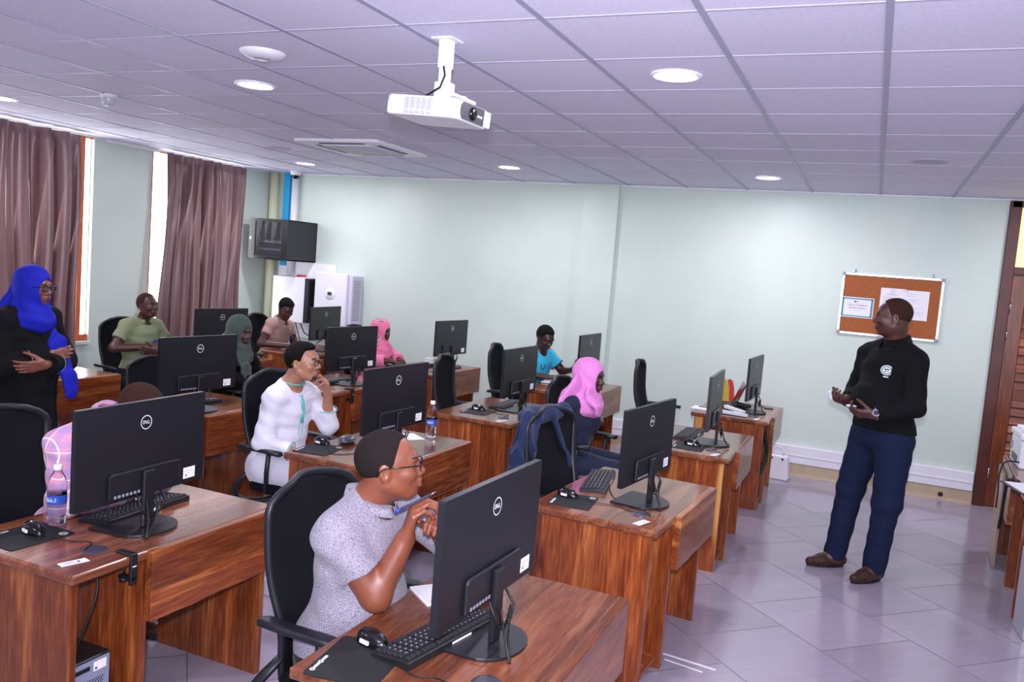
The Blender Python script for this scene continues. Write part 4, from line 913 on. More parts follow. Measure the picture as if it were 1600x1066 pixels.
# second desk end behind the teacher's desk is not in view
# ------------------------------------------------------------------ bodies and cloth as smooth implicit surfaces
V = lambda *a: np.array(a, dtype=np.float64)
def unit(v): v = np.asarray(v, float); return v/np.linalg.norm(v)
class Field:
    """distance field on a grid; primitives blend into one continuous surface"""
    def __init__(s, lo, hi, h):
        s.h = h; s.lo = np.array(lo, float); s.n = np.ceil((np.array(hi)-s.lo)/h).astype(int)+1
        s.a = np.full(s.n, .08, np.float32)
    def region(s, lo, hi):
        i0 = np.clip(np.floor((np.array(lo)-s.lo)/s.h).astype(int), 0, s.n); i1 = np.clip(np.ceil((np.array(hi)-s.lo)/s.h).astype(int)+1, 0, s.n)
        if (i1 <= i0).any(): return None
        sl = tuple(slice(a, b) for a, b in zip(i0, i1))
        ax = [(np.arange(a, b)*s.h+o).astype(np.float32) for a, b, o in zip(i0, i1, s.lo)]
        return sl, ax[0][:, None, None], ax[1][None, :, None], ax[2][None, None, :]
    def apply(s, dist, lo, hi, k, mode):
        m = k+.012 if mode == 'u' else max(k, .004)+.012
        g = s.region(np.array(lo)-m, np.array(hi)+m)
        if g is None: return
        sl, X, Y, Z = g; d = dist(X, Y, Z).astype(np.float32); a = s.a[sl]
        if mode == 'u':
            if k > 0: hh = np.clip(.5+.5*(a-d)/k, 0, 1); s.a[sl] = a*(1-hh)+d*hh-k*hh*(1-hh)
            else: s.a[sl] = np.minimum(a, d)
        elif mode == 's':
            d = -d
            if k > 0: hh = np.clip(.5-.5*(a-d)/k, 0, 1); s.a[sl] = a*(1-hh)+d*hh+k*hh*(1-hh)
            else: s.a[sl] = np.maximum(a, d)
        elif mode == 'add': s.a[sl] = a+d
        return s
    def cap(s, a, b, ra, rb=None, k=.02, mode='u', flat=None):
        a = np.array(a, float); b = np.array(b, float); rb = ra if rb is None else rb; ab = b-a; L = max(ab@ab, 1e-9)
        # flat=(axis, ratio): squeezed across the given axis
        def dist(X, Y, Z):
            px, py, pz = X-a[0], Y-a[1], Z-a[2]; t = np.clip((px*ab[0]+py*ab[1]+pz*ab[2])/L, 0, 1)
            qx, qy, qz = px-t*ab[0], py-t*ab[1], pz-t*ab[2]; q2 = qx*qx+qy*qy+qz*qz
            if flat is not None:
                w = unit(flat[0]); c = qx*w[0]+qy*w[1]+qz*w[2]; q2 = q2+c*c*(1/flat[1]**2-1)
            return np.sqrt(q2)-(ra+(rb-ra)*t)
        r = max(ra, rb); s.apply(dist, np.minimum(a, b)-r, np.maximum(a, b)+r, k, mode); return s
    def ell(s, c, r, fr=None, k=.02, mode='u'):
        c = np.array(c, float); r = np.array(r, float); fr = np.eye(3) if fr is None else np.array(fr); rm = r.min()
        def dist(X, Y, Z):
            px, py, pz = X-c[0], Y-c[1], Z-c[2]; q = 0; g = 0
            for i in range(3):
                e = (px*fr[i][0]+py*fr[i][1]+pz*fr[i][2])/r[i]; q = q+e*e; g = g+(e/r[i])**2
            q = np.sqrt(q)+1e-6; return q*(q-1)/np.sqrt(g+1e-9)
        ext = np.sqrt(((fr*r[:, None])**2).sum(0)); s.apply(dist, c-ext, c+ext, k, mode); return s
    def tube(s, a, b, ra, rb, k=.02, over=.03):
        "tapered capsule whose far end is cut square at b"
        a = np.array(a, float); b = np.array(b, float); d = unit(b-a); e = b+d*over; ab = e-a; L = ab@ab; rb2 = rb+(rb-ra)*over/np.linalg.norm(b-a)
        def dist(X, Y, Z):
            px, py, pz = X-a[0], Y-a[1], Z-a[2]; t = np.clip((px*ab[0]+py*ab[1]+pz*ab[2])/L, 0, 1)
            q = np.sqrt((px-t*ab[0])**2+(py-t*ab[1])**2+(pz-t*ab[2])**2)-(ra+(rb2-ra)*t); return np.maximum(q, (X-b[0])*d[0]+(Y-b[1])*d[1]+(Z-b[2])*d[2])
        r = max(ra, rb2); s.apply(dist, np.minimum(a, b)-r, np.maximum(a, b)+r, k, 'u'); return s
    def half(s, p, n, lo=None, hi=None, k=0):
        "cut away the side the normal points to (inside lo..hi only)"
        p = np.array(p, float); n = unit(n); lo = s.lo if lo is None else lo; hi = s.lo+s.n*s.h if hi is None else hi
        s.apply(lambda X, Y, Z: -((X-p[0])*n[0]+(Y-p[1])*n[1]+(Z-p[2])*n[2])+0*X, np.array(lo)+.02, np.array(hi)-.02, k, 's'); return s
    def warp(s, fn):
        g = s.region(s.lo, s.lo+s.n*s.h); sl, X, Y, Z = g; s.a[sl] += fn(X, Y, Z).astype(np.float32); return s
    def mesh(s):
        a = s.a; a[0] = a[-1] = .05; a[:, 0] = a[:, -1] = .05; a[:, :, 0] = a[:, :, -1] = .05
        neg = a < 0; c = np.zeros(tuple(np.array(a.shape)-1), np.int8)
        for dx in (0, 1):
            for dy in (0, 1):
                for dz in (0, 1): c += neg[dx:a.shape[0]-1+dx, dy:a.shape[1]-1+dy, dz:a.shape[2]-1+dz]
        act = (c > 0) & (c < 8); idx = np.full(act.shape, -1, np.int64); cells = np.argwhere(act); idx[act] = np.arange(len(cells))
        acc = np.zeros((len(cells), 3)); cnt = np.zeros(len(cells)); off = [(x, y, z) for x in (0, 1) for y in (0, 1) for z in (0, 1)]
        for o in off:
            for ax in range(3):
                if o[ax]: continue
                p = list(o); p[ax] = 1; v0 = a[cells[:, 0]+o[0], cells[:, 1]+o[1], cells[:, 2]+o[2]]; v1 = a[cells[:, 0]+p[0], cells[:, 1]+p[1], cells[:, 2]+p[2]]
                m = (v0 < 0) != (v1 < 0); t = v0[m]/(v0[m]-v1[m]); q = np.tile(np.array(o, float), (m.sum(), 1)); q[:, ax] += t; acc[m] += q; cnt[m] += 1
        pos = (cells+acc/cnt[:, None])*s.h+s.lo; F = []
        for ax in range(3):
            b, d = (ax+1) % 3, (ax+2) % 3
            sa = [slice(None)]*3; sb = [slice(None)]*3; sa[ax] = slice(0, -1); sb[ax] = slice(1, None)
            n0 = neg[tuple(sa)]; n1 = neg[tuple(sb)]
            for flip, m in ((0, n0 & ~n1), (1, ~n0 & n1)):
                e = np.argwhere(m); e = e[(e[:, b] > 0) & (e[:, d] > 0)]
                if not len(e): continue
                def I(db, dd): q = e.copy(); q[:, b] -= db; q[:, d] -= dd; return idx[q[:, 0], q[:, 1], q[:, 2]]
                f = np.stack([I(0, 0), I(1, 0), I(1, 1), I(0, 1)], 1); f = f[:, ::-1] if flip else f; F.append(f)
        return pos, np.concatenate(F)
def field_obj(name, fld, mat, parent=None, paint=(), smooth=1):
    pos, F = fld.mesh()
    if not len(F): return None
    org = np.array(parent['_o']) if parent is not None and '_o' in parent else None
    me = bpy.data.meshes.new(name)
    if org is None: org = (pos.min(0)+pos.max(0))/2; org[2] = pos[:, 2].min(); root = True
    else: root = False
    P = pos-org
    me.vertices.add(len(P)); me.vertices.foreach_set('co', P.astype(np.float32).ravel()); me.loops.add(len(F)*4); me.loops.foreach_set('vertex_index', F.astype(np.int32).ravel())
    me.polygons.add(len(F)); me.polygons.foreach_set('loop_start', np.arange(0, len(F)*4, 4, dtype=np.int32)); me.polygons.foreach_set('use_smooth', np.ones(len(F), bool))
    me.materials.append(mat if not isinstance(mat, str) else M[mat])
    if paint:
        cen = pos[F].mean(1); mi = np.zeros(len(F), np.int32)
        for k, (fn, pm) in enumerate(paint): me.materials.append(M[pm] if isinstance(pm, str) else pm); mi[fn(cen)] = k+1
        me.polygons.foreach_set('material_index', mi)
    me.update(calc_edges=True); me.validate()
    o = bpy.data.objects.new(name, me); col.objects.link(o)
    if root: o.location = org; o['_o'] = list(org)
    if parent is not None: o.parent = parent
    return o
def child(mb, name, mat, parent):
    "mesh helper given in world space, hung under a person"
    o = np.array(parent['_o']); mb.v = [tuple(np.array(v)-o) for v in mb.v]; return mb.build(name, mat, parent)
def skin(name, c, rough=.42):
    t = NT(name); n = t.n('ShaderNodeTexNoise'); n.inputs['Scale'].default_value = 22; n.inputs['Detail'].default_value = 4; t.l(t.coord(), n.inputs['Vector'])
    a = srgb(c); t.l(t.ramp(n.outputs[0], [(.3, tuple(x*.86 for x in a[:3])+(1,)), (.7, tuple(min(1, x*1.12) for x in a[:3])+(1,))]), t.b.inputs['Base Color'])
    t.b.inputs['Roughness'].default_value = rough; t.b.inputs['Subsurface Weight'].default_value = .06; t.b.inputs['Subsurface Radius'].default_value = (.01, .004, .002)
    t.b.inputs['Subsurface Scale'].default_value = .5
    n2 = t.n('ShaderNodeTexNoise'); n2.inputs['Scale'].default_value = 350; t.l(t.coord(), n2.inputs['Vector']); t.bump(n2.outputs[0], .06, .003); return t.m
def hair_mat(name, c='#15110f'):
    t = NT(name); v = t.coord(); n = t.n('ShaderNodeTexNoise'); n.inputs['Scale'].default_value = 420; n.inputs['Detail'].default_value = 3; t.l(v, n.inputs['Vector'])
    t.b.inputs['Specular IOR Level'].default_value = .12; a = srgb(c); t.l(t.ramp(n.outputs[0], [(.35, tuple(x*.5 for x in a[:3])+(1,)), (.7, tuple(x*2.2 for x in a[:3])+(1,))]), t.b.inputs['Base Color']); t.b.inputs['Roughness'].default_value = .8
    t.bump(n.outputs[0], .8, .006); return t.m
M['hair'] = hair_mat('short_black_hair', '#0f0c0b'); M['hair_grey'] = hair_mat('cropped_greying_hair', '#1d1817'); M['stubble'] = hair_mat('shaved_scalp', '#35201b')
M['brow'] = plain('dark_brow_hair', '#140d0b', .8); M['eye_white'] = plain('eye_white', '#a89c92', .35); M['iris'] = plain('dark_iris', '#140b07', .1)
M['sk_dark'] = skin('dark_brown_skin', '#4a2a22'); M['sk_deep'] = skin('deep_brown_skin', '#41271f'); M['sk_mid'] = skin('warm_brown_skin', '#7a4430'); M['sk_light'] = skin('tan_skin', '#a3725c')
M['lip_dark'] = plain('dark_lips', '#5a2f2c', .4); M['lip_mid'] = plain('brown_lips', '#7c4640', .4)
def cloth(name, c, rough=.85, bump=.1, nz=.08, sheen=.1, scale=260, tex=None):
    t = NT(name); a = srgb(c); v = t.coord(); n = t.n('ShaderNodeTexNoise'); n.inputs['Scale'].default_value = scale; n.inputs['Detail'].default_value = 2; t.l(v, n.inputs['Vector'])
    base = t.ramp(n.outputs[0], [(.3, tuple(x*(1-nz) for x in a[:3])+(1,)), (.7, tuple(min(1, x*(1+nz)) for x in a[:3])+(1,))])
    if tex: base = tex(t, v, base)
    t.l(base, t.b.inputs['Base Color']); t.b.inputs['Roughness'].default_value = rough; t.b.inputs['Sheen Weight'].default_value = sheen; t.b.inputs['Specular IOR Level'].default_value = .25
    w = t.n('ShaderNodeTexNoise'); w.inputs['Scale'].default_value = 9; w.inputs['Detail'].default_value = 3; w.inputs['Distortion'].default_value = 1.2; t.l(v, w.inputs['Vector'])
    ad = t.n('ShaderNodeMath', operation='MULTIPLY_ADD'); ad.inputs[1].default_value = .06; t.l(n.outputs[0], ad.inputs[0]); t.l(w.outputs[0], ad.inputs[2]); t.bump(ad.outputs[0], bump*4, .012)
    return t.m
def mixc(t, f, a, b):
    m = t.n('ShaderNodeMix', data_type='RGBA')
    for x, i in ((f, 0), (a, 6), (b, 7)):
        if isinstance(x, (tuple, float, int)): m.inputs[i].default_value = x
        else: t.l(x, m.inputs[i])
    return m.outputs[2]
def stripe(t, v, axis, period, width, phase=0):
    sp = t.n('ShaderNodeSeparateXYZ'); t.l(v, sp.inputs[0]); a = t.n('ShaderNodeMath', operation='MULTIPLY_ADD'); a.inputs[1].default_value = 1/period; a.inputs[2].default_value = phase+50; t.l(sp.outputs[axis], a.inputs[0])
    f = t.n('ShaderNodeMath', operation='FRACT'); t.l(a.outputs[0], f.inputs[0]); g = t.n('ShaderNodeMath', operation='LESS_THAN'); g.inputs[1].default_value = width; t.l(f.outputs[0], g.inputs[0]); return g.outputs[0]
def tex_plaid(t, v, base):
    b = base
    for ax in 'XZ':
        k = stripe(t, v, ax, .05, .42); m = t.n('ShaderNodeMath', operation='MULTIPLY'); m.inputs[1].default_value = .34; t.l(k, m.inputs[0]); b = mixc(t, m.outputs[0], b, srgb('#7d88c4'))
    for ax in 'YXZ': b = mixc(t, stripe(t, v, ax, .10, .035, .2), b, srgb('#f0e6f2'))
    return b
def tex_dots(t, v, base):
    vo = t.n('ShaderNodeTexVoronoi', feature='F1'); vo.inputs['Scale'].default_value = 115; vo.inputs['Randomness'].default_value = .25; t.l(v, vo.inputs['Vector'])
    k = t.ramp(vo.outputs['Distance'], [(.0, (1, 1, 1, 1)), (.16, (1, 1, 1, 1)), (.2, (0, 0, 0, 1)), (.42, (0, 0, 0, 1)), (.46, (.6, .6, .6, 1)), (.56, (.6, .6, .6, 1)), (.6, (0, 0, 0, 1))])
    return mixc(t, k, base, srgb('#2c2635'))
def tex_floral(t, v, base):
    vo = t.n('ShaderNodeTexVoronoi', feature='F1'); vo.inputs['Scale'].default_value = 13; t.l(v, vo.inputs['Vector'])
    n = t.n('ShaderNodeTexNoise'); n.inputs['Scale'].default_value = 70; t.l(v, n.inputs['Vector'])
    m = t.n('ShaderNodeMath', operation='MULTIPLY_ADD'); m.inputs[1].default_value = .3; t.l(n.outputs[0], m.inputs[0]); t.l(vo.outputs['Distance'], m.inputs[2])
    k = t.ramp(m.outputs[0], [(.42, (1, 1, 1, 1)), (.45, (0, 0, 0, 1))]); c = t.ramp(n.outputs[0], [(.45, srgb('#5c5468')), (.55, srgb('#e8c8dc'))]); return mixc(t, k, base, c)
M['c_pattern'] = cloth('patterned_grey_shirt', '#9a94a2', tex=tex_dots); M['c_plaid'] = cloth('pink_plaid_shirt', '#d998b4', tex=tex_plaid); M['c_white'] = cloth('white_satin_cotton', '#d6d5e2', rough=.5, bump=.12)
M['c_black'] = cloth('black_knit', '#050509', rough=.9, sheen=0); M['c_abaya'] = cloth('black_robe', '#050509', rough=.9, sheen=0); M['c_jeans'] = cloth('dark_blue_jeans', '#0e1a36', rough=.9, sheen=0, bump=.14, scale=500)
M['c_green'] = cloth('sage_polo', '#7f8a68'); M['c_beige'] = cloth('beige_polo', '#a8877c'); M['c_cyan'] = cloth('cyan_jersey', '#3cb8de'); M['c_navy'] = cloth('navy_jacket_cloth', '#1a2138', rough=.8, bump=.12); M['c_denim'] = cloth('blue_denim_jacket', '#1a2748', rough=.85, bump=.12)
M['c_trouser'] = cloth('dark_trousers', '#0c0c12'); M['h_blue'] = cloth('royal_blue_scarf', '#141ca0', rough=.75, sheen=0, bump=.1); M['h_pink'] = cloth('pink_scarf', '#d884c8', rough=.7, bump=.08); M['h_green'] = cloth('dark_green_scarf', '#3c4a44', rough=.8)
M['h_floral'] = cloth('pink_floral_scarf', '#e0789e', tex=tex_floral); M['h_floral_plain'] = cloth('rose_pink_scarf', '#e27a9c', rough=.7); M['teal_trim'] = plain('teal_embroidery', '#4fb4b0', .6); M['suede'] = cloth('brown_suede', '#1d0d0a', rough=.9); M['sole'] = plain('dark_sole', '#120d10', .7)
def frame(fwd, up=(0, 0, 1)):
    f = unit(fwd); l = unit(np.cross(up, f)); u = np.cross(f, l); return np.array([f, l, u])
def head_frame(yaw, pitch=0, roll=0):
    y, p = R(yaw), R(pitch); f = V(math.cos(y)*math.cos(p), math.sin(y)*math.cos(p), math.sin(p)); fr = frame(f)
    r = R(roll); l = fr[1]*math.cos(r)+fr[2]*math.sin(r); u = -fr[1]*math.sin(r)+fr[2]*math.cos(r); return np.array([fr[0], l, u])
def head(F, c, fr, neck, s=1.0, female=False, neck_r=.056, features=True):
    P = lambda f, l, u: c+(fr[0]*f+fr[1]*l+fr[2]*u)*s
    E = lambda f, l, u, r, k=.02, mode='u', q=None: F.ell(P(f, l, u), np.array(r)*s, fr if q is None else q, k, mode)
    F.cap(neck, P(-.02, 0, -.05), neck_r, neck_r*.95, k=.03)
    E(-.012, 0, .028, (.098, .074, .090)); E(.026, 0, -.012, (.070, .062, .080), .03)
    E(.030, 0, -.060, (.056, .052, .056), .03)                                      # jaw
    E(.066, 0, -.098, (.022, .024, .018), .02)                                      # chin
    for q in (-1, 1): F.cap(P(-.005, q*.058, -.055), P(.055, q*.026, -.096), .014*s, .013*s, k=.025)  # jaw line
    F.cap(P(.082, -.028, .018), P(.082, .028, .018), .013*s, .013*s, k=.02)          # brow
    for q in (-1, 1):
        E(.062, q*.040, -.030, (.026, .020, .020), .02)                              # cheek
        E(.097, q*.031, -.004, (.018, .017, .012), .012, 's')                        # eye socket
        E(.0745, q*.031, -.003, (.0155, .0165, .0125), .006)                         # lids
    F.cap(P(.086, 0, .006), P(.107, 0, -.030), .0085*s, .0135*s, k=.012)             # nose
    for q in (-1, 1): E(.097, q*.0155, -.036, (.013, .0100, .0095), .006)
    E(.082, 0, -.064, (.016, .026, .016), .015)                                      # muzzle
    F.cap(P(.0985, -.015, -.058), P(.0985, .015, -.058), .0075*s, k=.004); F.cap(P(.0955, -.013, -.073), P(.0955, .013, -.073), .0088*s, k=.004)
    F.cap(P(.108, -.020, -.0652), P(.108, .020, -.0652), .0032*s, k=.002, mode='s')
    if not female or True:
        for q in (-1, 1):
            E(-.008, q*.075, -.012, (.019, .008, .031), .008, q=head_rot(fr, q*12)); E(-.004, q*.083, -.010, (.009, .006, .018), .004, 's')
    return P
def head_rot(fr, a):
    a = R(a); return np.array([fr[0]*math.cos(a)-fr[1]*math.sin(a), fr[0]*math.sin(a)+fr[1]*math.cos(a), fr[2]])
def face_paint(P, fr, s, lip='lip_dark', beard=None):
    def boxf(c0, r): return lambda c: (((np.stack([(c-P(*c0))@fr[i] for i in range(3)], 1)/(np.array(r)*s))**2).sum(1) < 1)
    L = [(boxf((.100, 0, -.0655), (.016, .022, .0125)), lip)]
    for q in (-1, 1): L.append((boxf((.090, q*.032, .0225), (.018, .020, .0038)), 'brow'))
    if beard:
        def fb(c):
            d = np.stack([(c-P(0, 0, 0))@fr[i] for i in range(3)], 1)/s
            lo = (d[:, 2] < -.086)*(d[:, 0] > .050)*(d[:, 0] < .089)*(d[:, 2] > -.122)*(abs(d[:, 1]) < .030); mo = (d[:, 2] < -.047)*(d[:, 2] > -.055)*(d[:, 0] > .085)*(d[:, 0] < .112)*(abs(d[:, 1]) < .024); return (lo | mo)
        L.insert(0, (fb, beard))
    return L
def eyes(P, fr, s, parent, look=0):
    for q in (-1, 1):
        c = P(.0785, q*.031, -.0035); m = MB(); m.ball(c, .0118*s, seg=14, rings=10); child(m, 'eye', 'eye_white', parent)
        d = unit(fr[0]+fr[1]*look*.4); m = MB(); m.ball(c+d*.0066*s, .0062*s, seg=10, rings=8); child(m, 'iris', 'iris', parent)
def hair(P, fr, s, parent, c, mat='hair', front=.062, temple=.045, nape=-.060, thick=.006, h=.004, square=False, side=-.012):
    "cropped hair that thins out into the skin along the hairline"
    F = Field(c-.16*s, c+.17*s, h); F.ell(P(-.012, 0, .028), np.array((.098, .074, .090))*s+thick, fr, 0); F.ell(P(.026, 0, -.012), np.array((.067, .0625, .080))*s+thick*.9, fr, .03)
    if square: F.ell(P(.028, 0, .060), np.array((.055, .056, .050))*s+thick, fr, .02)
    def fn(X, Y, Z):
        x, y, z = X-c[0], Y-c[1], Z-c[2]; f = (x*fr[0][0]+y*fr[0][1]+z*fr[0][2])/s; u = (x*fr[2][0]+y*fr[2][1]+z*fr[2][2])/s
        line = np.interp(f, [-.12, -.045, -.025, .012, .022, temple, .075, .11], [nape, nape, side-.02, side, side+.01, front-.004, front, front]); d = u-line
        return np.clip((thick+.012)-d*.9, 0, .05)*(1+.12*np.sin(f*400)*np.sin(u*350))+.0007*np.sin(X*900+np.sin(Y*700))*np.sin(Y*850)*np.sin(Z*800)
    F.warp(fn)
    for q in (-1, 1): F.ell(P(-.006, q*.080, -.016), np.array((.021, .02, .032))*s, fr, .003, 's')
    return field_obj('hair', F, mat, parent)
FING = [(.0455, .027, .021, .0095), (.049, .031, .023, .0098), (.046, .029, .022, .0093), (.036, .022, .019, .0083)]
def hand(F, W, d, n, side, curl=(.5, .6, .4), spread=.06, thumb=(.5, .3), s=1.0, curls=None, k=.006, arm=None):
    "W wrist, d towards the knuckles, n out of the palm; side +1 right, -1 left"
    d = unit(d); n = unit(n-d*np.dot(n, d)); t = np.cross(d, n)*side; W = np.array(W, float); out = []
    rows = [.027, .009, -.009, -.026]
    for i, r in enumerate(rows):
        kn = W+(d*(.092-(.004*abs(i-1))-.004*(i == 3))+t*r)*s; F.cap(W+(d*.012+t*r*.55)*s, kn, .0155*s, .0125*s, k=.012 if i else .004, flat=None)
        cu = curls[i] if curls else curl; dd = unit(d+t*(1.2-i)*spread); a = 0; p = kn; L = FING[i]; rad = L[3]*s
        for j in range(3):
            a += cu[j]; v = dd*math.cos(a)+n*math.sin(a); q = p+v*L[j]*s; F.cap(p, q, rad, rad*.93, k=.0035); rad *= .93; p = q
        out.append(p)
    a0, a1 = thumb; b = W+(d*.022+t*.024+n*.006)*s; v = unit(d*.75+t*.75*math.cos(a0)+n*math.sin(a0)*.9); q = b+v*.046*s; F.cap(b, q, .0165*s, .012*s, k=.012)
    v2 = unit(v*math.cos(a1)+(n*.6-t*.5+d*.3)*math.sin(a1)); q2 = q+v2*.033*s; F.cap(q, q2, .0115*s, .0105*s, k=.003); v3 = unit(v2*math.cos(a1)+(n*.5-t*.7+d*.2)*math.sin(a1)); F.cap(q2, q2+v3*.026*s, .0105*s, .0088*s, k=.003)
    return out
def arm(F, S, E, Wr, r=(.046, .040, .038, .026)):
    F.cap(S, E, r[0], r[1], k=.03); F.cap(E, Wr, r[2], r[3]*1.05, k=.02); return F
def bounds(pts, m=.16):
    p = np.array([q for q in pts if q is not None]); return p.min(0)-m, p.max(0)+m
class Pose:
    """joints of a figure; local axes f (forward), l (left), u (up) from a floor point"""
    def __init__(s, x, y, yaw, lean=0, sit=True, size=1.0, z0=0, hipz=None, broad=1.0, belly=0.0):
        s.o = V(x, y, z0); s.fr = head_frame(yaw); s.k = size; s.broad = broad; s.belly = belly
        hz = hipz if hipz is not None else (.55 if sit else .96*size)
        s.pel = s.P(0, 0, hz); ln = R(lean); ax = V(math.sin(ln), 0, math.cos(ln))
        s.T = lambda a, l, f=0: s.pel+s.fr[0]*(ax[0]*a+ax[2]*f)*size+s.fr[1]*l*size+s.fr[2]*(ax[2]*a-ax[0]*f)*size
        s.chest = s.T(.34, 0, .005); s.neck = s.T(.50, 0, 0); s.sh = {q: s.T(.450, -q*.158*broad, 0) for q in (1, -1)}  # +1 right
        s.tfr = np.array([s.fr[0]*ax[2]-s.fr[2]*ax[0], s.fr[1], s.fr[0]*ax[0]+s.fr[2]*ax[2]])
    def rebase(s, neck=None):
        "let the trunk run from the pelvis to a given neck base"
        if neck is not None: s.neck = np.array(neck, float)
        top = s.neck-s.pel; d = unit(top); k = np.linalg.norm(top)/.50; side = s.fr[1]; side = unit(side-d*np.dot(side, d)); fwd = np.cross(side, d)
        s.tfr = np.array([fwd, side, d]); s.T = lambda a, l, f=0: s.pel+d*a*k+side*l+fwd*f; s.chest = s.T(.34, 0)
        s.sh = {q: s.T(.450, -q*.158*s.broad, 0) for q in (1, -1)}; return s
    def P(s, f, l, u): return s.o+s.fr[0]*f+s.fr[1]*l+s.fr[2]*u
    def torso(s, F, o=0.0, k=.05, lo=None):
        b = s.broad; z = s.k
        F.ell(s.T(.02, 0, -.01), V(.125, .165*b, .13)*z+o, s.tfr, k); F.ell(s.T(.17, 0, .01+s.belly*.6), V(.105+s.belly, .140*b+s.belly*.4, .15)*z+o, s.tfr, k); F.ell(s.T(.34, 0, 0), V(.112, .150*b, .150)*z+o, s.tfr, k)
        for q in (1, -1): F.cap(s.T(.49, 0, -.01), s.sh[q], .046*z+o, .050*z+o, k=.03)
        return F
    def lats(s, F, o=0.0, k=.04):
        for q in (1, -1): F.cap(s.sh[q]-s.tfr[2]*.02+s.tfr[1]*q*.02, s.T(.22, -q*.085*s.broad, -.01), .052+o, .055+o, k=k)
        return F
    def legs(s, F, knees, ankles, o=0.0, r=(.085, .06, .055, .038), k=.04):
        for q in (1, -1):
            h = s.T(-.02, -q*.085*s.broad, 0); F.cap(h, knees[q], r[0]+o, r[1]+o, k=k); F.cap(knees[q], ankles[q], r[2]+o, r[3]+o, k=k)
        return F
def folds(F, amp, dirs, freq=60, seed=0):
    rr = np.random.RandomState(seed); a = rr.uniform(0, 6, 9)
    def fn(X, Y, Z):
        g = np.sin(6*X+a[0]+4*Z)*1.3+np.sin(7*Y+a[1]-5*Z)*1.3
        return amp*(np.sin(freq*(dirs[0]*X+dirs[1]*Y+dirs[2]*Z)+3*g+a[2])*.5+np.sin(freq*.55*(dirs[1]*X-dirs[0]*Y+.5*dirs[2]*Z)+2.2*g+a[3])*.5)
    F.warp(fn); return F
def ring_pts(c, fr, ru, rf, n=28, tilt=0.0, dz=0, gap=0, f0=0):
    out = []
    for i in range(n+1):
        a = -PI+gap+(2*PI-2*gap)*i/n+PI; a = gap+(2*PI-2*gap)*i/n; f = math.cos(a)*rf+f0; l = math.sin(a)*ru; out.append(c+fr[0]*f+fr[1]*l+fr[2]*(dz-tilt*f))
    return out
def collar(parent, c, fr, mat, ru=.068, rf=.070, drop=.030, h=.035, tilt=.45, gap=.30, flare=.016, name='collar', th=.004):
    "fold-over shirt collar, open at the throat"
    n = 30; A = ring_pts(c, fr, ru, rf, n, tilt, 0, gap*.4); B = ring_pts(c, fr, ru+.002, rf+.002, n, tilt, h, gap*.6); C = ring_pts(c, fr, ru+flare, rf+flare, n, tilt, h-drop, gap)
    m = MB(); vs = [tuple(p) for p in A+B+C]; N = n+1; m.add(vs, [(j*N+i, j*N+i+1, (j+1)*N+i+1, (j+1)*N+i) for j in range(2) for i in range(n)], None, True)
    o = child(m, name, mat, parent); so = o.modifiers.new('t', 'SOLIDIFY'); so.thickness = th; so.offset = 0; return o
def shirt(pose, elbows, sleeve, mat, parent, o=.012, h=.006, hem=-.06, name='shirt', wr=None, fold=.004, neck_r=.066, vneck=0, seed=0, rs=(.056, .060), paint=(), sk=.022):
    L, H = bounds([pose.pel-V(0, 0, .12), pose.neck, pose.sh[1], pose.sh[-1], elbows[1], elbows[-1]]+([wr[1], wr[-1]] if wr else []), .17)
    F = Field(L, H, h); pose.torso(F, o); pose.lats(F, o)
    for q in (1, -1):
        S, E = pose.sh[q], elbows[q]
        if wr: F.cap(S, E, rs[0], rs[1]*.92, k=sk); F.tube(E, E+(wr[q]-E)*(sleeve[q] if isinstance(sleeve, dict) else sleeve), rs[1]*.92, rs[1]*.80, k=.02)
        else: F.tube(S, S+(E-S)*sleeve, rs[0], rs[1], k=sk)
    folds(F, fold, (.5, .3, 1), 55, seed)
    pass
    cut_disc(F, pose.T(hem, 0), -pose.tfr[2], .30, .2)
    up = pose.tfr[2]; F.cap(pose.T(.50, 0, .02), pose.T(.66, 0, .05), neck_r, neck_r+.02, k=.006, mode='s')
    if vneck: F.cap(pose.T(.53, 0, .07), pose.T(.53-vneck, 0, .155), .022, .006, k=.004, mode='s')
    return field_obj(name, F, mat, parent, paint)
def cut_disc(F, a, d, r, depth=.12):
    "remove a short drum in front of point a along d"
    a = np.array(a, float); d = unit(d)
    def dist(X, Y, Z):
        px, py, pz = X-a[0], Y-a[1], Z-a[2]; t = px*d[0]+py*d[1]+pz*d[2]; q = np.sqrt(np.maximum(px*px+py*py+pz*pz-t*t, 0)); return np.maximum(np.maximum(-t, t-depth), q-r)
    e = a+d*depth; F.apply(dist, np.minimum(a, e)-r, np.maximum(a, e)+r, 0, 's')
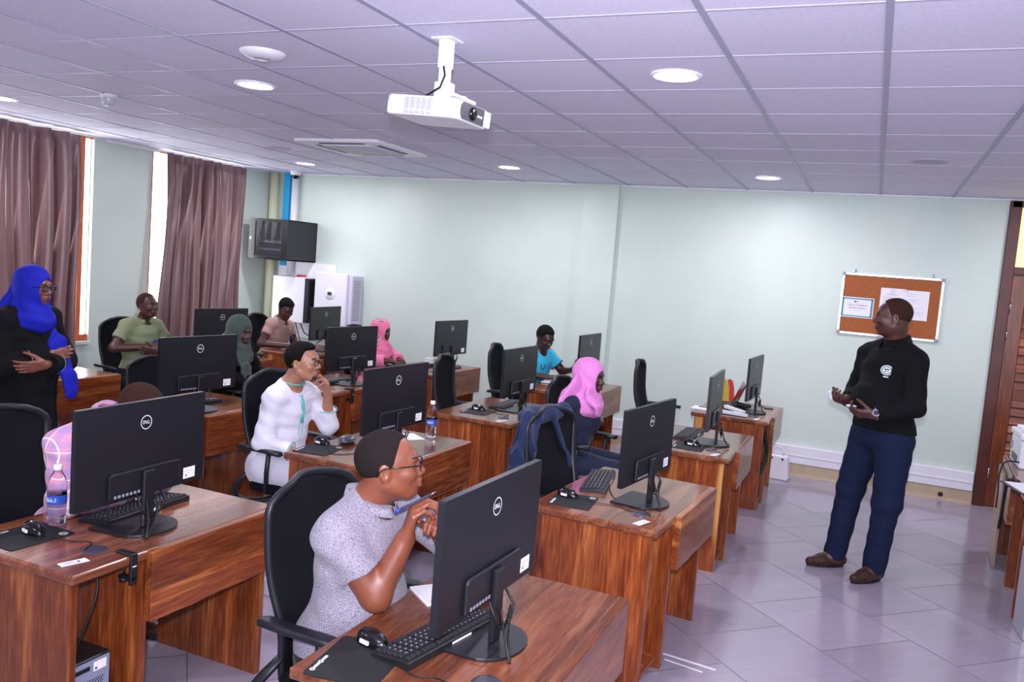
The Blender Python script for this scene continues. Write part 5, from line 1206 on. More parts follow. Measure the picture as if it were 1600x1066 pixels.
def hijab(c, fr, s, parent, mat, neck, chest, fr_t, h=.005, drape=.17, length=.22, face=(.050, .078), tails=(), seed=0, amp=.004, fc=-.022, shoulder=.15, name='headscarf', paint=(), back=.10):
    P = lambda f, l, u: c+(fr[0]*f+fr[1]*l+fr[2]*u)*s; f, l, u = fr_t
    pts = [P(0, 0, .1), neck-u*length+l*shoulder, neck-u*length-l*shoulder, neck+f*.15-u*length, neck-f*.15-u*length]
    for t in tails: pts += [np.array(q) for q in t[0]]
    L, H = bounds(pts, .08); F = Field(L, H, h)
    F.ell(P(-.016, 0, .030), V(.116, .092, .106)*s, fr, .02); F.ell(P(.012, 0, -.04), V(.090, .084, .110)*s, fr, .03)
    F.cap(P(-.03, 0, -.07), neck-f*.01, .085, .10, k=.05)
    F.ell(neck-u*.03+f*.01, (.125, shoulder+.02, .09), fr_t, .06); F.ell(neck-u*(length*.5)+f*.05, (.115, shoulder*.95, length*.62), fr_t, .05)
    if back: F.ell(neck-u*(length*.35)-f*.05, (.09, shoulder*.85, back+.06), fr_t, .05)
    for q, r0, r1 in tails:
        q = [np.array(z, float) for z in q]
        for i in range(len(q)-1):
            t0, t1 = i/(len(q)-1), (i+1)/(len(q)-1); F.cap(q[i], q[i+1], r0+(r1-r0)*t0, r0+(r1-r0)*t1, k=.03, flat=(f, .30))
    rr = np.random.RandomState(seed); ph = rr.uniform(0, 6, 4)
    def fn(X, Y, Z):
        x, y, z = X-neck[0], Y-neck[1], Z-neck[2]; a = np.arctan2(x*l[0]+y*l[1], x*f[0]+y*f[1]+1e-4); zz = np.clip((.16-z)/.2, 0, 1)*np.clip((z+.32)/.15, .25, 1)
        return amp*zz*(np.sin(a*9+z*26+ph[0]+1.5*np.sin(a*2+ph[1]))+.6*np.sin(z*95-abs(a)*3.4+ph[2]))+.0016*np.sin(z*60+x*50+ph[3]+0*Y)
    g0 = amp
    F.warp(fn)
    F.ell(P(.085, 0, fc), V(.075, face[0], face[1])*s, fr, .006, 's')
    return field_obj(name, F, mat, parent, paint)
def glasses(P, fr, s, parent, mat='black_gloss', rim=.0022, arm_m=None, lens=(.024, .018), clear=True):
    m = MB(); g = MB()
    for q in (-1, 1):
        pts = [P(.108+.0*a, q*.034+lens[0]*math.copysign(abs(math.cos(a))**.7, math.cos(a)), -.004+lens[1]*math.copysign(abs(math.sin(a))**.7, math.sin(a))) for a in [2*PI*i/24 for i in range(24)]]
        m.tube(pts, rim, closed=True, seg=6); g.add([tuple(p) for p in pts], [tuple(range(24))])
    m.tube([P(.108, -.011, .0), P(.112, 0, .003), P(.108, .011, .0)], rim, seg=6)
    fo = child(m, 'glasses', mat, parent); child(g, 'lens', 'lens_clear', parent)
    for q in (-1, 1):
        m = MB(); m.tube([P(.107, q*.058, .003), P(.10, q*.068, .004), P(.04, q*.0765, .004), P(-.01, q*.084, .006), P(-.032, q*.084, -.012)], rim*1.1, seg=6); child(m, 'glasses_temple', arm_m or mat, parent)
M['lens_clear'] = plain('spectacle_lens', '#ffffff', .02, trans=1, ior=1.05)
def shoe(F, ankle, fwd, h=0, s=1.0):
    f = unit([fwd[0], fwd[1], 0]); a = np.array(ankle, float); b = V(a[0], a[1], h)
    F.cap(b-f*.045+V(0, 0, .045), b+f*.09+V(0, 0, .038), .042*s, .040*s, k=.03); F.cap(b+f*.09+V(0, 0, .036), b+f*.175+V(0, 0, .030), .041*s, .028*s, k=.03); F.cap(a+V(0, 0, .02), b+f*.02+V(0, 0, .07), .045*s, .05*s, k=.03)
def shoes(parent, ankles, fwds, mat='suede', h=.006, name='shoe', top=None):
    for q in (1, -1):
        f = unit([fwds[q][0], fwds[q][1], 0]); a = ankles[q]; L, H = bounds([V(a[0], a[1], 0)-f*.1, V(a[0], a[1], 0)+f*.22, a], .07); F = Field([L[0], L[1], -.03], H, h); shoe(F, a, f); F.half((0, 0, .0), (0, 0, -1)); F.half((0, 0, .125), (0, 0, 1))
        sh = field_obj(name, F, mat, parent)
        l = np.cross((0, 0, 1), f); m = MB(); o = []
        for i in range(24):
            t = 2*PI*i/24; x = math.cos(t); x = .062+.135*x; w = .040+.006*math.sin(min(max((x+.06)/.2, 0), 1)*PI); o.append((x, w*math.sin(t)))
        vs = [tuple(V(a[0], a[1], z)+f*x+l*y) for z in (.001, .014) for x, y in o]; m.add(vs, [tuple(range(24))[::-1], tuple(range(24, 48))]+[(i, (i+1) % 24, 24+(i+1) % 24, 24+i) for i in range(24)]); child(m, 'shoe_sole', 'sole', parent)
# ------------------------------------------------------------------ the people
def finish(o, label): tag(o, label, 'person')
# 1 --- person in patterned grey short-sleeved shirt, hands folded under the chin
def front_person():
    po = Pose(-1.42, -1.34, 12, lean=9, broad=1.08, belly=.03).rebase(V(-1.345, -1.34, 1.035)); c = V(-1.283, -1.345, 1.165); fr = head_frame(27, 9); s = .94
    sh = po.sh; el = {1: V(-1.238, -1.445, .782), -1: V(-1.02, -1.10, .80)}; wr = {1: V(-1.178, -1.392, .962), -1: V(-1.105, -1.275, .935)}
    sh[1] = V(-1.362, -1.495, .965); sh[-1] = V(-1.335, -1.17, .985)
    L, H = bounds([c, po.pel, el[1], el[-1], po.P(.5, 0, .5), V(-1.0, -1.3, .1)], .19); L[2] = -.01
    F = Field(L, H, .0042); po.torso(F); P = head(F, c, fr, po.neck, s, neck_r=.062)
    for q in (1, -1): arm(F, sh[q], el[q], wr[q], (.056, .047, .045, .030))
    hand(F, wr[1], (.22, .05, .97), (.78, .60, -.15), 1, curl=(.75, 1.0, .6), thumb=(.4, .5), s=1.0, spread=.03)
    hand(F, wr[-1], (.10, -.35, .93), (.0, -1, -.25), -1, curl=(1.0, .9, .6), thumb=(.3, .6), s=.98, spread=.02)
    kn = {1: po.P(.42, -.12, .52), -1: po.P(.42, .14, .52)}; an = {1: po.P(.36, -.12, .09), -1: po.P(.40, .15, .09)}
    po.legs(F, kn, an); 
    for q in (1, -1): shoe(F, an[q], po.fr[0])
    F.half((0, 0, .005), (0, 0, -1))
    b = field_obj('person', F, 'sk_mid', None, face_paint(P, fr, s, 'lip_mid'))
    eyes(P, fr, s, b); hair(P, fr, s, b, c, 'hair_grey', front=.078, temple=.050, h=.0035, thick=.0035); glasses(P, fr, s, b, 'black_gloss', .0019, lens=(.023, .016))
    shirt(po, el, .62, 'c_pattern', b, o=.016, h=.005, hem=-.07, vneck=.11, rs=(.058, .068), fold=.0045, neck_r=.070, seed=2)
    collar(b, po.neck+V(.006, .0, .0), head_frame(14, 12), 'c_pattern', ru=.068, rf=.072, h=.024, drop=.036, gap=.46, flare=.014, tilt=.5)
    F = Field(*bounds([po.pel, kn[1], kn[-1], an[1], an[-1]], .16), .008); F.ell(po.T(.0, 0), (.14, .185, .13), po.tfr); po.legs(F, kn, an, .014); cut_disc(F, po.T(.12, 0), po.tfr[2], .3, .3)
    field_obj('trousers', F, 'c_trouser', b); shoes(b, an, {1: po.fr[0], -1: po.fr[0]}, h=.008)
    finish(b, 'person in glasses and patterned grey shirt, chin on folded hands, leaning on the nearest desk')
    p = MB(); A = V(-1.205, -1.415, 1.046); B = V(-1.105, -1.355, 1.112); p.cyl(A+(B-A)*.0, A+(B-A)*.85, .0045, m='ink'); p.cyl(A-(B-A)*.03, A+(B-A)*.12, .0052, m='blue_plastic'); p.cyl(A+(B-A)*.85, B, .0044, .002, m='chrome')
    tag(p.build('pen'), 'dark blue pen held under the chin of the person in patterned grey shirt', 'pen')
front_person()
# 2 --- person in white long shirt with teal embroidery, hand at the mouth
def white_person():
    po = Pose(-3.08, .38, -4, lean=2, broad=1.0, belly=.0).rebase(V(-3.035, .385, 1.02)); c = V(-2.965, .40, 1.165); fr = head_frame(12, 4); s = .95
    sh = po.sh; sh[1] = V(-3.035, .245, .955); sh[-1] = V(-2.995, .515, .965)
    el = {1: V(-3.05, .19, .70), -1: V(-2.885, .575, .775)}; wr = {1: V(-2.86, .24, .665), -1: V(-2.865, .525, .975)}
    L, H = bounds([c, po.pel, el[1], el[-1], po.P(.5, 0, .5)], .19); L[2] = -.01
    F = Field(L, H, .005); po.torso(F); P = head(F, c, fr, po.neck, s, neck_r=.056)
    for q in (1, -1): arm(F, sh[q], el[q], wr[q])
    hand(F, wr[1], (.9, .2, -.2), (-.1, .3, -1), 1, curl=(.3, .3, .2)); hand(F, wr[-1], (.05, -.42, .90), (-.45, -.80, -.4), -1, curl=(.55, .8, .5), curls=[(.35, .6, .5), (.5, .7, .5), (.7, .9, .6), (.9, 1.0, .6)], thumb=(.6, .4), s=.95)
    kn = {1: po.P(.42, -.10, .53), -1: po.P(.42, .14, .53)}; an = {1: po.P(.40, -.12, .09), -1: po.P(.42, .15, .09)}
    po.legs(F, kn, an)
    for q in (1, -1): shoe(F, an[q], po.fr[0])
    F.half((0, 0, .005), (0, 0, -1))
    b = field_obj('person', F, 'sk_light', None, face_paint(P, fr, s, 'lip_mid', beard='beard_shadow')); eyes(P, fr, s, b)
    hair(P, fr, s, b, c, 'hair', front=.070, h=.004, thick=.008, square=True); glasses(P, fr, s, b, 'black_gloss', .0022, arm_m='tortoise')
    robe = shirt(po, el, {1: .86, -1: .50}, 'c_white', b, o=.014, h=.006, hem=-.16, name='long_shirt', wr=wr, neck_r=.064, rs=(.054, .064), fold=.005, seed=5)
    F = Field(*bounds([po.pel, kn[1], kn[-1], an[1], an[-1]], .17), .008); F.ell(po.T(.0, 0), (.16, .20, .15), po.tfr); po.legs(F, kn, an, .035); F.cap(kn[1]-V(.1, 0, .03), kn[-1]-V(.1, 0, .03), .09, .09, k=.05); cut_disc(F, po.T(.14, 0), po.tfr[2], .3, .3); folds(F, .006, (1, .4, .3), 45, 4); F.half((0, 0, .10), (0, 0, -1))
    field_obj('robe_skirt', F, 'c_white', b); shoes(b, an, {1: po.fr[0], -1: po.fr[0]}, mat='rubber', h=.008)
    # teal neckline, placket and tassel, cuffs
    nk = ring_pts(po.T(.525, 0, .02), head_frame(-4, 8), .066, .068, 30, .3, .0); child(MB().tube(nk, .004, seg=6, closed=False), 'neck_trim', 'teal_trim', b)
    def front(a, l=0): return po.T(a, l, .158+.0*a)
    m = MB()
    for l in (-.012, .012): m.tube([surf(robe, po, a, l) for a in (.46, .42, .37, .32, .27, .22, .17)], .0022, seg=5)
    child(m, 'placket_trim', 'teal_trim', b)
    m = MB(); m.tube([surf(robe, po, a, l) for a, l in ((.455, .0), (.42, .004), (.38, -.002), (.34, .004), (.29, .002))], [.004, .008, .009, .007, .011], seg=8); child(m, 'tassel', 'teal_trim', b)
    for q in (1, -1):
        a = el[q]+(wr[q]-el[q])*{1: .865, -1: .505}[q]; d = unit(wr[q]-el[q]); fq = frame(d); child(MB().tube([a+fq[1]*.056*math.cos(t)+fq[2]*.056*math.sin(t) for t in [2*PI*i/20 for i in range(20)]], .0025, seg=5, closed=True), 'cuff_trim', 'teal_trim', b)
    finish(b, 'person in glasses and white long shirt with teal embroidery, hand raised to the mouth')
def surf(obj, po, a, l, off=.001):
    "point on the front of a garment at torso height a, side l"
    org = np.array(obj.parent['_o']); o_ = po.T(a, l, .5)-org; d = -po.tfr[0]
    ok, p, n, i = obj.ray_cast(Vector(o_), Vector(d)); return (np.array(p)+org+po.tfr[0]*off) if ok else po.T(a, l, .15)
M['beard_shadow'] = plain('short_beard', '#3c2a26', .7, noise=.3, nscale=500); M['tortoise'] = plain('yellow_brown_temple', '#b8902c', .3, noise=.4, nscale=120)
white_person()
# 3 --- instructor standing
def instructor():
    po = Pose(.19, 2.17, 228, lean=-2, sit=False, size=1.03, hipz=.955, broad=1.16, belly=.045); c = V(.175, 2.15, 1.690); fr = head_frame(184, -2); s = 1.0
    po.rebase(V(.205, 2.18, 1.525)); sh = po.sh; sh[1] = V(.065, 2.325, 1.435); sh[-1] = V(.325, 2.05, 1.435)
    el = {1: V(.0, 2.37, 1.16), -1: V(.345, 1.95, 1.165)}; wr = {1: V(-.035, 2.16, 1.135), -1: V(.125, 1.92, 1.095)}
    kn = {1: V(.045, 2.30, .54), -1: V(.265, 2.12, .53)}; an = {1: V(-.005, 2.305, .09), -1: V(.235, 2.165, .09)}; ff = {1: V(-.83, -.55, 0), -1: V(-.62, -.78, 0)}
    L, H = bounds([c, po.pel, el[1], el[-1], an[1], an[-1], V(-.2, 2.1, .1)], .17); L[2] = -.01
    F = Field(L, H, .005); po.torso(F, lo=0); P = head(F, c, fr, po.neck, s, neck_r=.067); F.ell(P(.0, 0, -.06), (.075, .068, .06), fr, .03)
    for q in (1, -1): arm(F, sh[q], el[q], wr[q], (.058, .05, .048, .032))
    hand(F, wr[1], (-.45, -.62, -.05), (-.1, -.5, .85) , 1, curl=(.7, .9, .5), thumb=(.6, .5)); hand(F, wr[-1], (-.93, -.05, -.06), (-.1, .75, .65), -1, curl=(.6, .9, .5), thumb=(.5, .6))
    po.legs(F, kn, an, r=(.095, .068, .062, .045))
    for q in (1, -1): shoe(F, an[q], ff[q])
    F.half((0, 0, .005), (0, 0, -1))
    b = field_obj('person', F, 'sk_dark', None, face_paint(P, fr, s, 'lip_dark')); eyes(P, fr, s, b)
    hair(P, fr, s, b, c, 'stubble', front=.082, temple=.05, h=.004, thick=.002)
    F = Field(*bounds([po.pel, kn[1], kn[-1], an[1], an[-1]], .17), .006); F.ell(po.T(.0, 0, -.005), (.148, .188, .14), po.tfr); F.ell(po.T(-.02, 0, -.06), (.11, .165, .11), po.tfr, .04); po.legs(F, kn, an, .018, r=(.098, .07, .064, .052), k=.035); folds(F, .004, (.4, .3, 1), 52, 9); cut_disc(F, po.T(.075, 0), po.tfr[2], .4, .3); F.half((0, 0, .055), (0, 0, -1))
    field_obj('jeans', F, 'c_jeans', b)
    sw = shirt(po, el, .90, 'c_black', b, o=.020, h=.006, hem=.02, name='sweater', wr=wr, neck_r=.072, rs=(.068, .066), fold=.004, seed=7, vneck=0)
    collar(b, po.neck+V(0, 0, .0), head_frame(210, 4), 'c_black', ru=.074, rf=.076, h=.038, drop=.046, gap=.3, flare=.020, tilt=.34)
    shoes(b, an, ff, h=.005)
    # oval crest on the left breast
    m = MB(); m2 = MB(); fr_ = po.tfr; pc = surf(sw, po, .355, .075, .003); ax_l = unit(np.cross(fr_[2], fr_[0])); nrm = unit(pc-po.T(.355, 0, 0)); tl = unit(np.cross(fr_[2], nrm)); tu = np.cross(nrm, tl)
    for mb_, rx, ry, dd, mm in ((m, .036, .031, .000, 'logo_white'), (m, .031, .026, .0015, 'crest_green'), (m, .024, .019, .003, 'logo_white')):
        vs = [tuple(pc+nrm*(dd+k*.003)+tl*rx*math.cos(t)+tu*ry*math.sin(t)) for k in (-1, 1) for t in [2*PI*i/28 for i in range(28)]]; mb_.add(vs, [tuple(range(28, 56))]+[(i, (i+1) % 28, 28+(i+1) % 28, 28+i) for i in range(28)], mm)
    def tick(x0, x1, y0, y1, mm): m.add([tuple(pc+nrm*.0068+tl*x+tu*y) for x, y in ((x0, y0), (x1, y0), (x1, y1), (x0, y1))], [(0, 1, 2, 3)], mm)
    tick(-.016, .016, .002, .010, 'ink'); tick(-.012, -.002, -.012, -.003, 'crest_green'); tick(.002, .014, -.010, -.003, 'red'); tick(-.016, .016, -.044, -.038, 'logo_white')
    child(m, 'crest', None, b)
    # wrist watch
    d = unit(wr[-1]-el[-1]); a = wr[-1]-d*.012; fq = frame(d, (0, 0, 1)); m = MB(); m.tube([a+fq[1]*.036*math.cos(t)+fq[2]*.036*math.sin(t) for t in [2*PI*i/24 for i in range(24)]], .006, seg=8, closed=True, prof=[(.5*x, 1.6*y) for x, y in rrect(2, 2, .4, 2)]); w = child(m, 'watch_strap', 'chrome', b)
    out = unit(V(.1, -1, .35)-d*np.dot(V(.1, -1, .35), d)); pcw = a+out*.037; child(MB().cyl(pcw, pcw+out*.011, .021, seg=24), 'watch_case', 'chrome', b); child(MB().cyl(pcw+out*.0112, pcw+out*.0118, .0165, seg=24), 'watch_dial', 'ink', b)
    finish(b, 'person standing at the right in black sweater, dark blue jeans and brown suede shoes')
    h = MB(); A = V(-.135, 2.03, 1.135); B = V(-.165, 2.0, 1.195); h.box(A-V(.009, .004, 0), A+V(.009, .004, .065), rot=(R(18), R(-26), R(30)), bev=.002)
    tag(h.build('remote_control', 'white_plastic'), 'small white stick in the raised hand of the standing person in black', 'remote')
    tag(MB().ball((-.005, 1.935, 1.128), (.032, .016, .008), rot=(0, 0, .1)).build('folded_paper', 'paper'), 'small pale folded paper in the watch hand of the standing person in black', 'paper')
M['crest_green'] = plain('crest_green', '#2f7a62', .5)
instructor()
# 4 --- standing person in black robe and royal blue scarf, arms folded
def blue_person():
    po = Pose(-4.54, -.20, 8, lean=0, sit=False, size=.94, hipz=.85, broad=1.02, belly=.03); c = V(-4.46, -.20, 1.475); fr = head_frame(14, 0); s = .96; po.rebase(V(-4.515, -.20, 1.325)); sh = po.sh
    el = {1: po.P(.05, -.235, 1.01), -1: po.P(.09, .225, 1.02)}; wr = {1: po.P(.17, .02, 1.07), -1: po.P(.21, -.04, 1.03)}
    L, H = bounds([c, po.pel, el[1], el[-1], po.P(0, 0, .1)], .19); L[2] = -.01
    F = Field(L, H, .006); po.torso(F); P = head(F, c, fr, po.neck, s, female=True)
    for q in (1, -1): arm(F, sh[q], el[q], wr[q])
    hand(F, wr[1], (.15, .95, .15), (-.95, .1, -.2), 1, curl=(.3, .4, .3)); hand(F, wr[-1], (-.1, -.95, -.1), (-.95, .1, .2), -1, curl=(.3, .4, .3))
    kn = {1: po.P(.02, -.1, .46), -1: po.P(.02, .1, .46)}; an = {1: po.P(0, -.1, .09), -1: po.P(0, .1, .09)}; po.legs(F, kn, an)
    for q in (1, -1): shoe(F, an[q], po.fr[0])
    F.half((0, 0, .005), (0, 0, -1)); b = field_obj('person', F, 'sk_mid2', None, face_paint(P, fr, s, 'lip_dark')); eyes(P, fr, s, b); glasses(P, fr, s, b, 'black_gloss', .0028)
    L, H = bounds([po.neck, po.P(0, 0, .1), el[1], el[-1]], .24); L[2] = -.01; F = Field(L, H, .007); po.torso(F, .03); F.cap(po.T(.05, 0), po.P(0, 0, .12), .17, .25, k=.08)
    for q in (1, -1): F.cap(sh[q], el[q], .062, .070, k=.03); F.tube(el[q], el[q]+(wr[q]-el[q])*.93, .068, .060, k=.02)
    def fn(X, Y, Z):
        a = np.arctan2(Y+.20, X+4.52+1e-4); return .007*np.clip((1.0-Z)/.5, 0, 1)*np.sin(a*13+1.5*np.sin(3*Z))
    F.warp(fn); folds(F, .003, (.3, .3, 1), 60, 3); F.half((0, 0, .03), (0, 0, -1)); field_obj('robe', F, 'c_abaya', b)
    for q in (1, -1):
        a = el[q]+(wr[q]-el[q])*.62; d = unit(wr[q]-el[q]); fq = frame(d); child(MB().tube([a+fq[1]*.071*math.cos(t)+fq[2]*.071*math.sin(t) for t in [2*PI*i/20 for i in range(20)]], .002, seg=5, closed=True), 'cuff_trim', 'grey_plastic', b)
    hijab(c, fr, s, b, 'h_blue', po.neck, None, head_frame(8), h=.006, length=.115, shoulder=.115, face=(.049, .074), back=.03, tails=[([po.P(.09, .05, 1.24), po.P(.165, .09, 1.14), po.P(.185, .11, 1.02), po.P(.225, .13, .93), po.P(.235, .135, .85)], .060, .050), ([po.P(-.02, -.03, 1.40), po.P(-.06, -.08, 1.30)], .08, .07)], amp=.004)
    shoes(b, an, {1: po.fr[0], -1: po.fr[0]}, mat='rubber', h=.01); finish(b, 'standing person in black robe, royal blue headscarf and glasses, arms folded, at the left')
M['sk_mid2'] = skin('medium_brown_skin', '#764638')
blue_person()
# 5 --- bowed person in pink plaid shirt
def plaid_person():
    po = Pose(-2.86, -1.20, 6, lean=25, broad=1.05, belly=.03); c = V(-2.56, -1.155, 1.125); fr = head_frame(22, -52); s = .97; po.rebase(V(-2.66, -1.18, 1.075)); sh = po.sh
    sh[1] = V(-2.72, -1.35, .995); sh[-1] = V(-2.68, -1.02, .995); el = {1: V(-2.66, -1.38, .80), -1: V(-2.64, -.96, .80)}; wr = {1: V(-2.60, -1.20, .80), -1: V(-2.60, -1.12, .80)}
    kn = {1: po.P(.44, -.13, .52), -1: po.P(.44, .15, .52)}; an = {1: po.P(.60, -.10, .08), -1: po.P(.48, .16, .08)}
    an[1] = V(-2.80, -1.30, .09); kn[1] = V(-2.45, -1.28, .50)
    L, H = bounds([c, po.pel, el[1], el[-1], kn[1], an[1], an[-1]], .19); L[2] = -.01
    F = Field(L, H, .0055); po.torso(F); P = head(F, c, fr, po.neck, s, neck_r=.062)
    for q in (1, -1): arm(F, sh[q], el[q], wr[q])
    hand(F, wr[1], (-.2, .9, 0), (0, 0, -1), 1, curl=(.2, .2, .2)); hand(F, wr[-1], (-.2, -.9, .2), (0, 0, -1), -1, curl=(.2, .2, .2))
    kn[-1] = V(-2.47, -.96, .50); an[-1] = V(-2.93, -.80, .09); po.legs(F, kn, an)
    for q in (1, -1): shoe(F, an[q], (1, .1, 0))
    F.half((0, 0, .005), (0, 0, -1)); b = field_obj('person', F, 'sk_dark', None, face_paint(P, fr, s, 'lip_dark')); eyes(P, fr, s, b); glasses(P, fr, s, b, 'black_gloss', .002)
    hair(P, fr, s, b, c, 'stubble', front=.075, h=.0045, thick=.0025)
    shirt(po, el, .80, 'c_plaid', b, o=.020, h=.006, hem=-.08, wr=wr, neck_r=.066, rs=(.068, .066), fold=.006, seed=11)
    collar(b, V(-2.655, -1.195, 1.085), head_frame(8, -35), 'c_plaid', ru=.072, rf=.074, h=.030, drop=.030, gap=.35, flare=.016, tilt=.1)
    F = Field(*bounds([po.pel, kn[1], kn[-1], an[1], an[-1]], .17), .008); F.ell(po.P(0, 0, .55), (.15, .19, .13), po.fr); po.legs(F, kn, an, .016); cut_disc(F, po.P(0, 0, .67), (0, 0, 1), .3, .2); F.half((0, 0, .10), (0, 0, -1)); field_obj('trousers', F, 'c_trouser', b)
    for q in (1, -1):
        a = an[q]; m = MB(); o = [(.062+.135*math.cos(t), .044*math.sin(t)) for t in [2*PI*i/20 for i in range(20)]]; m.add([(a[0]+x, a[1]+y, z) for z in (.001, .022) for x, y in o], [tuple(range(20))[::-1], tuple(range(20, 40))]+[(i, (i+1) % 20, 20+(i+1) % 20, 20+i) for i in range(20)])
        m.tube([(a[0]+.07, a[1]-.045, .02), (a[0]+.07, a[1]-.03, .075), (a[0]+.075, a[1], .085), (a[0]+.07, a[1]+.03, .075), (a[0]+.07, a[1]+.045, .02)], .010); child(m, 'sandal', 'rubber', b)
    finish(b, 'person in pink and blue plaid shirt bowing the head low behind the lower left monitor')
plaid_person()
# generic seated figure
def seated(x, y, yaw, label, c, hf, sk, garment, lean=6, broad=1.0, el=None, wr=None, hands=None, sleeve=.55, long=False, hs=.95, h=.007, hairm='hair', hijab_m=None, hj={}, lip='lip_dark', hairk={}, col_m=None, vneck=.07, beard=None, rs=(.056, .060), o=.012, belly=0, after=None, glasses_=False, neckd=(-.055, 0, -.150), hipz=.55, knees=True):
    po = Pose(x, y, yaw, lean=lean, broad=broad, belly=belly, hipz=hipz); c = V(*c); fr = head_frame(*hf); po.neck = c+po.fr[0]*neckd[0]+po.fr[2]*neckd[2]*hs+po.fr[1]*neckd[1]
    po.rebase()
    el = {q: po.P(*el[q]) for q in el}; wr = {q: po.P(*wr[q]) for q in wr}
    kn = {1: po.P(.40, -.11, .52), -1: po.P(.40, .12, .52)}; an = {1: po.P(.36, -.12, .09), -1: po.P(.38, .13, .09)}
    L, H = bounds([c, po.pel, el[1], el[-1], wr[1], wr[-1], kn[1], an[1], an[1]+po.fr[0]*.15], .18); L[2] = -.01
    F = Field(L, H, h); po.torso(F); P = head(F, c, fr, po.neck, hs, female=hijab_m is not None, neck_r=.052)
    for q in (1, -1):
        arm(F, po.sh[q], el[q], wr[q], (.048, .041, .039, .027)); hd = hands[q] if hands else None
        if hd: hand(F, wr[q], po.fr.T@np.array(hd[0]), po.fr.T@np.array(hd[1]), q, curl=hd[2], s=.95)
        else: hand(F, wr[q], wr[q]-el[q], -po.fr[2], q, curl=(.3, .4, .3), s=.95)
    po.legs(F, kn, an)
    for q in (1, -1): shoe(F, an[q], po.fr[0])
    F.half((0, 0, .005), (0, 0, -1)); b = field_obj('person', F, sk, None, face_paint(P, fr, hs, lip, beard)); eyes(P, fr, hs, b)
    g = shirt(po, el, sleeve, garment, b, o=o, h=h, hem=-.09, wr=wr if long else None, vneck=0 if hijab_m else vneck, rs=rs, neck_r=.060, fold=.004, seed=int(abs(x*10)))
    if hijab_m: hijab(c, fr, hs, b, hijab_m, po.neck, None, po.fr, h=h*.85, **hj)
    else:
        hair(P, fr, hs, b, c, hairm, h=.005, **hairk)
        if col_m: collar(b, po.neck+po.fr[2]*.0, po.tfr, col_m, ru=.066, rf=.068, h=.030, drop=.030, gap=.4, flare=.018, tilt=.3)
    F = Field(*bounds([po.pel, kn[1], kn[-1], an[1], an[-1]], .17), .010); F.ell(po.pel, (.15, .18*broad, .13), po.fr); po.legs(F, kn, an, .018); cut_disc(F, po.pel+V(0, 0, .115), (0, 0, 1), .3, .3); F.half((0, 0, .09), (0, 0, -1))
    field_obj('skirt' if hijab_m else 'trousers', F, garment if hijab_m else 'c_trouser', b); shoes(b, an, {1: po.fr[0], -1: po.fr[0]}, mat='rubber', h=.01)
    if glasses_: glasses(P, fr, hs, b)
    finish(b, label)
    if after: after(b, po, g, P, fr)
    return b, po, g
fold_el = {1: (.02, -.25, .80), -1: (.06, .24, .80)}; fold_wr = {1: (.19, .01, .80), -1: (.22, -.01, .76)}
fold_h = {1: ((.3, .95, 0), (-1, .2, -.2), (.2, .4, .3)), -1: ((.2, -.95, 0.1), (-1, -.2, .2), (.2, .4, .3))}
desk_el = {1: (.14, -.23, .80), -1: (.14, .23, .80)}; desk_wr = {1: (.36, -.12, .775), -1: (.36, .12, .775)}
# 6 --- person in pink scarf and navy
def pink_after(b, po, g, P, fr):
    pass
seated(-1.775, 1.80, -4, 'person in pink headscarf and navy jacket looking right, arms folded, mid right', (-1.655, 1.80, 1.115), (-10, -2), 'sk_deep', 'c_navy', broad=.98, el=fold_el, wr={1: (.20, .08, .80), -1: (.16, .02, .75)}, hands={1: ((-.3, .95, 0), (-.9, -.3, 0), (.3, .4, .3)), -1: ((-.3, -.95, 0), (-.9, .2, 0), (.4, .5, .4))}, long=True, sleeve=.92, h=.0055, hijab_m='h_pink', rs=(.062, .060), o=.016, belly=.01,
       hj=dict(length=.13, shoulder=.135, face=(.050, .076), amp=.0035, back=.02, tails=[([V(-1.70, 1.71, 1.05), V(-1.765, 1.62, .93), V(-1.76, 1.55, .82), V(-1.715, 1.535, .69)], .090, .018), ([V(-1.62, 1.74, .98), V(-1.55, 1.73, .92)], .08, .06)]), hs=.97)
# 7 --- person in cyan jersey
def jersey(b, po, g, P, fr):
    m = MB(); dn = unit(po.tfr[0])
    def word(txt, size, a, l):
        vs, fs = text_mesh(txt, size, .001); right = po.tfr[1]; 
        cen = surf(g, po, a, l, .004); m.add([tuple(surf(g, po, a+v.y/ (np.linalg.norm(po.neck-po.pel)/.5), l+v.x, .0015+v.z)) for v in vs], fs)
    word('U', .075, .37, -.03); word('CIBIR', .075, .22, -.03); child(m, 'jersey_lettering', 'ink', b)
    m = MB(); p = surf(g, po, .38, -.10, .002); 
    m.ball(p, (.012, .014, .018)); child(m, 'jersey_badge', 'crest_green', b)
    m = MB()
    for q in (1, -1):
        for k in range(3):
            d = unit(po.sh[q]-po.neck); base = po.neck+po.fr[2]*.03; f = po.fr[0]*(.018*(k-1)); pts = [base+d*t+f-po.fr[2]*(.05*max(t-.08, 0)/.1) for t in (.06, .10, .14, .17, .20)]
            L = []
            for p in pts:
                org = np.array(g.parent['_o']); ok, hp, n, i = g.ray_cast(Vector(p+V(0, 0, .25)-org), Vector((0, 0, -1)))
                if ok: L.append(np.array(hp)+org+V(0, 0, .001))
            if len(L) > 1: m.tube(L, .003, seg=5)
    child(m, 'shoulder_stripes', 'ink', b)
    m = MB()
    e = po.P(.14, .23, .80); e2 = {1: po.P(*CY_EL[1]), -1: po.P(*CY_EL[-1])}
    for q in (1, -1):
        a = po.sh[q]+(e2[q]-po.sh[q])*.58; fq = frame(e2[q]-po.sh[q]); m.tube([a+fq[1]*.067*math.cos(t)+fq[2]*.067*math.sin(t) for t in [2*PI*i/20 for i in range(20)]], .0055, seg=6, closed=True)
    child(m, 'sleeve_band', 'ink', b)
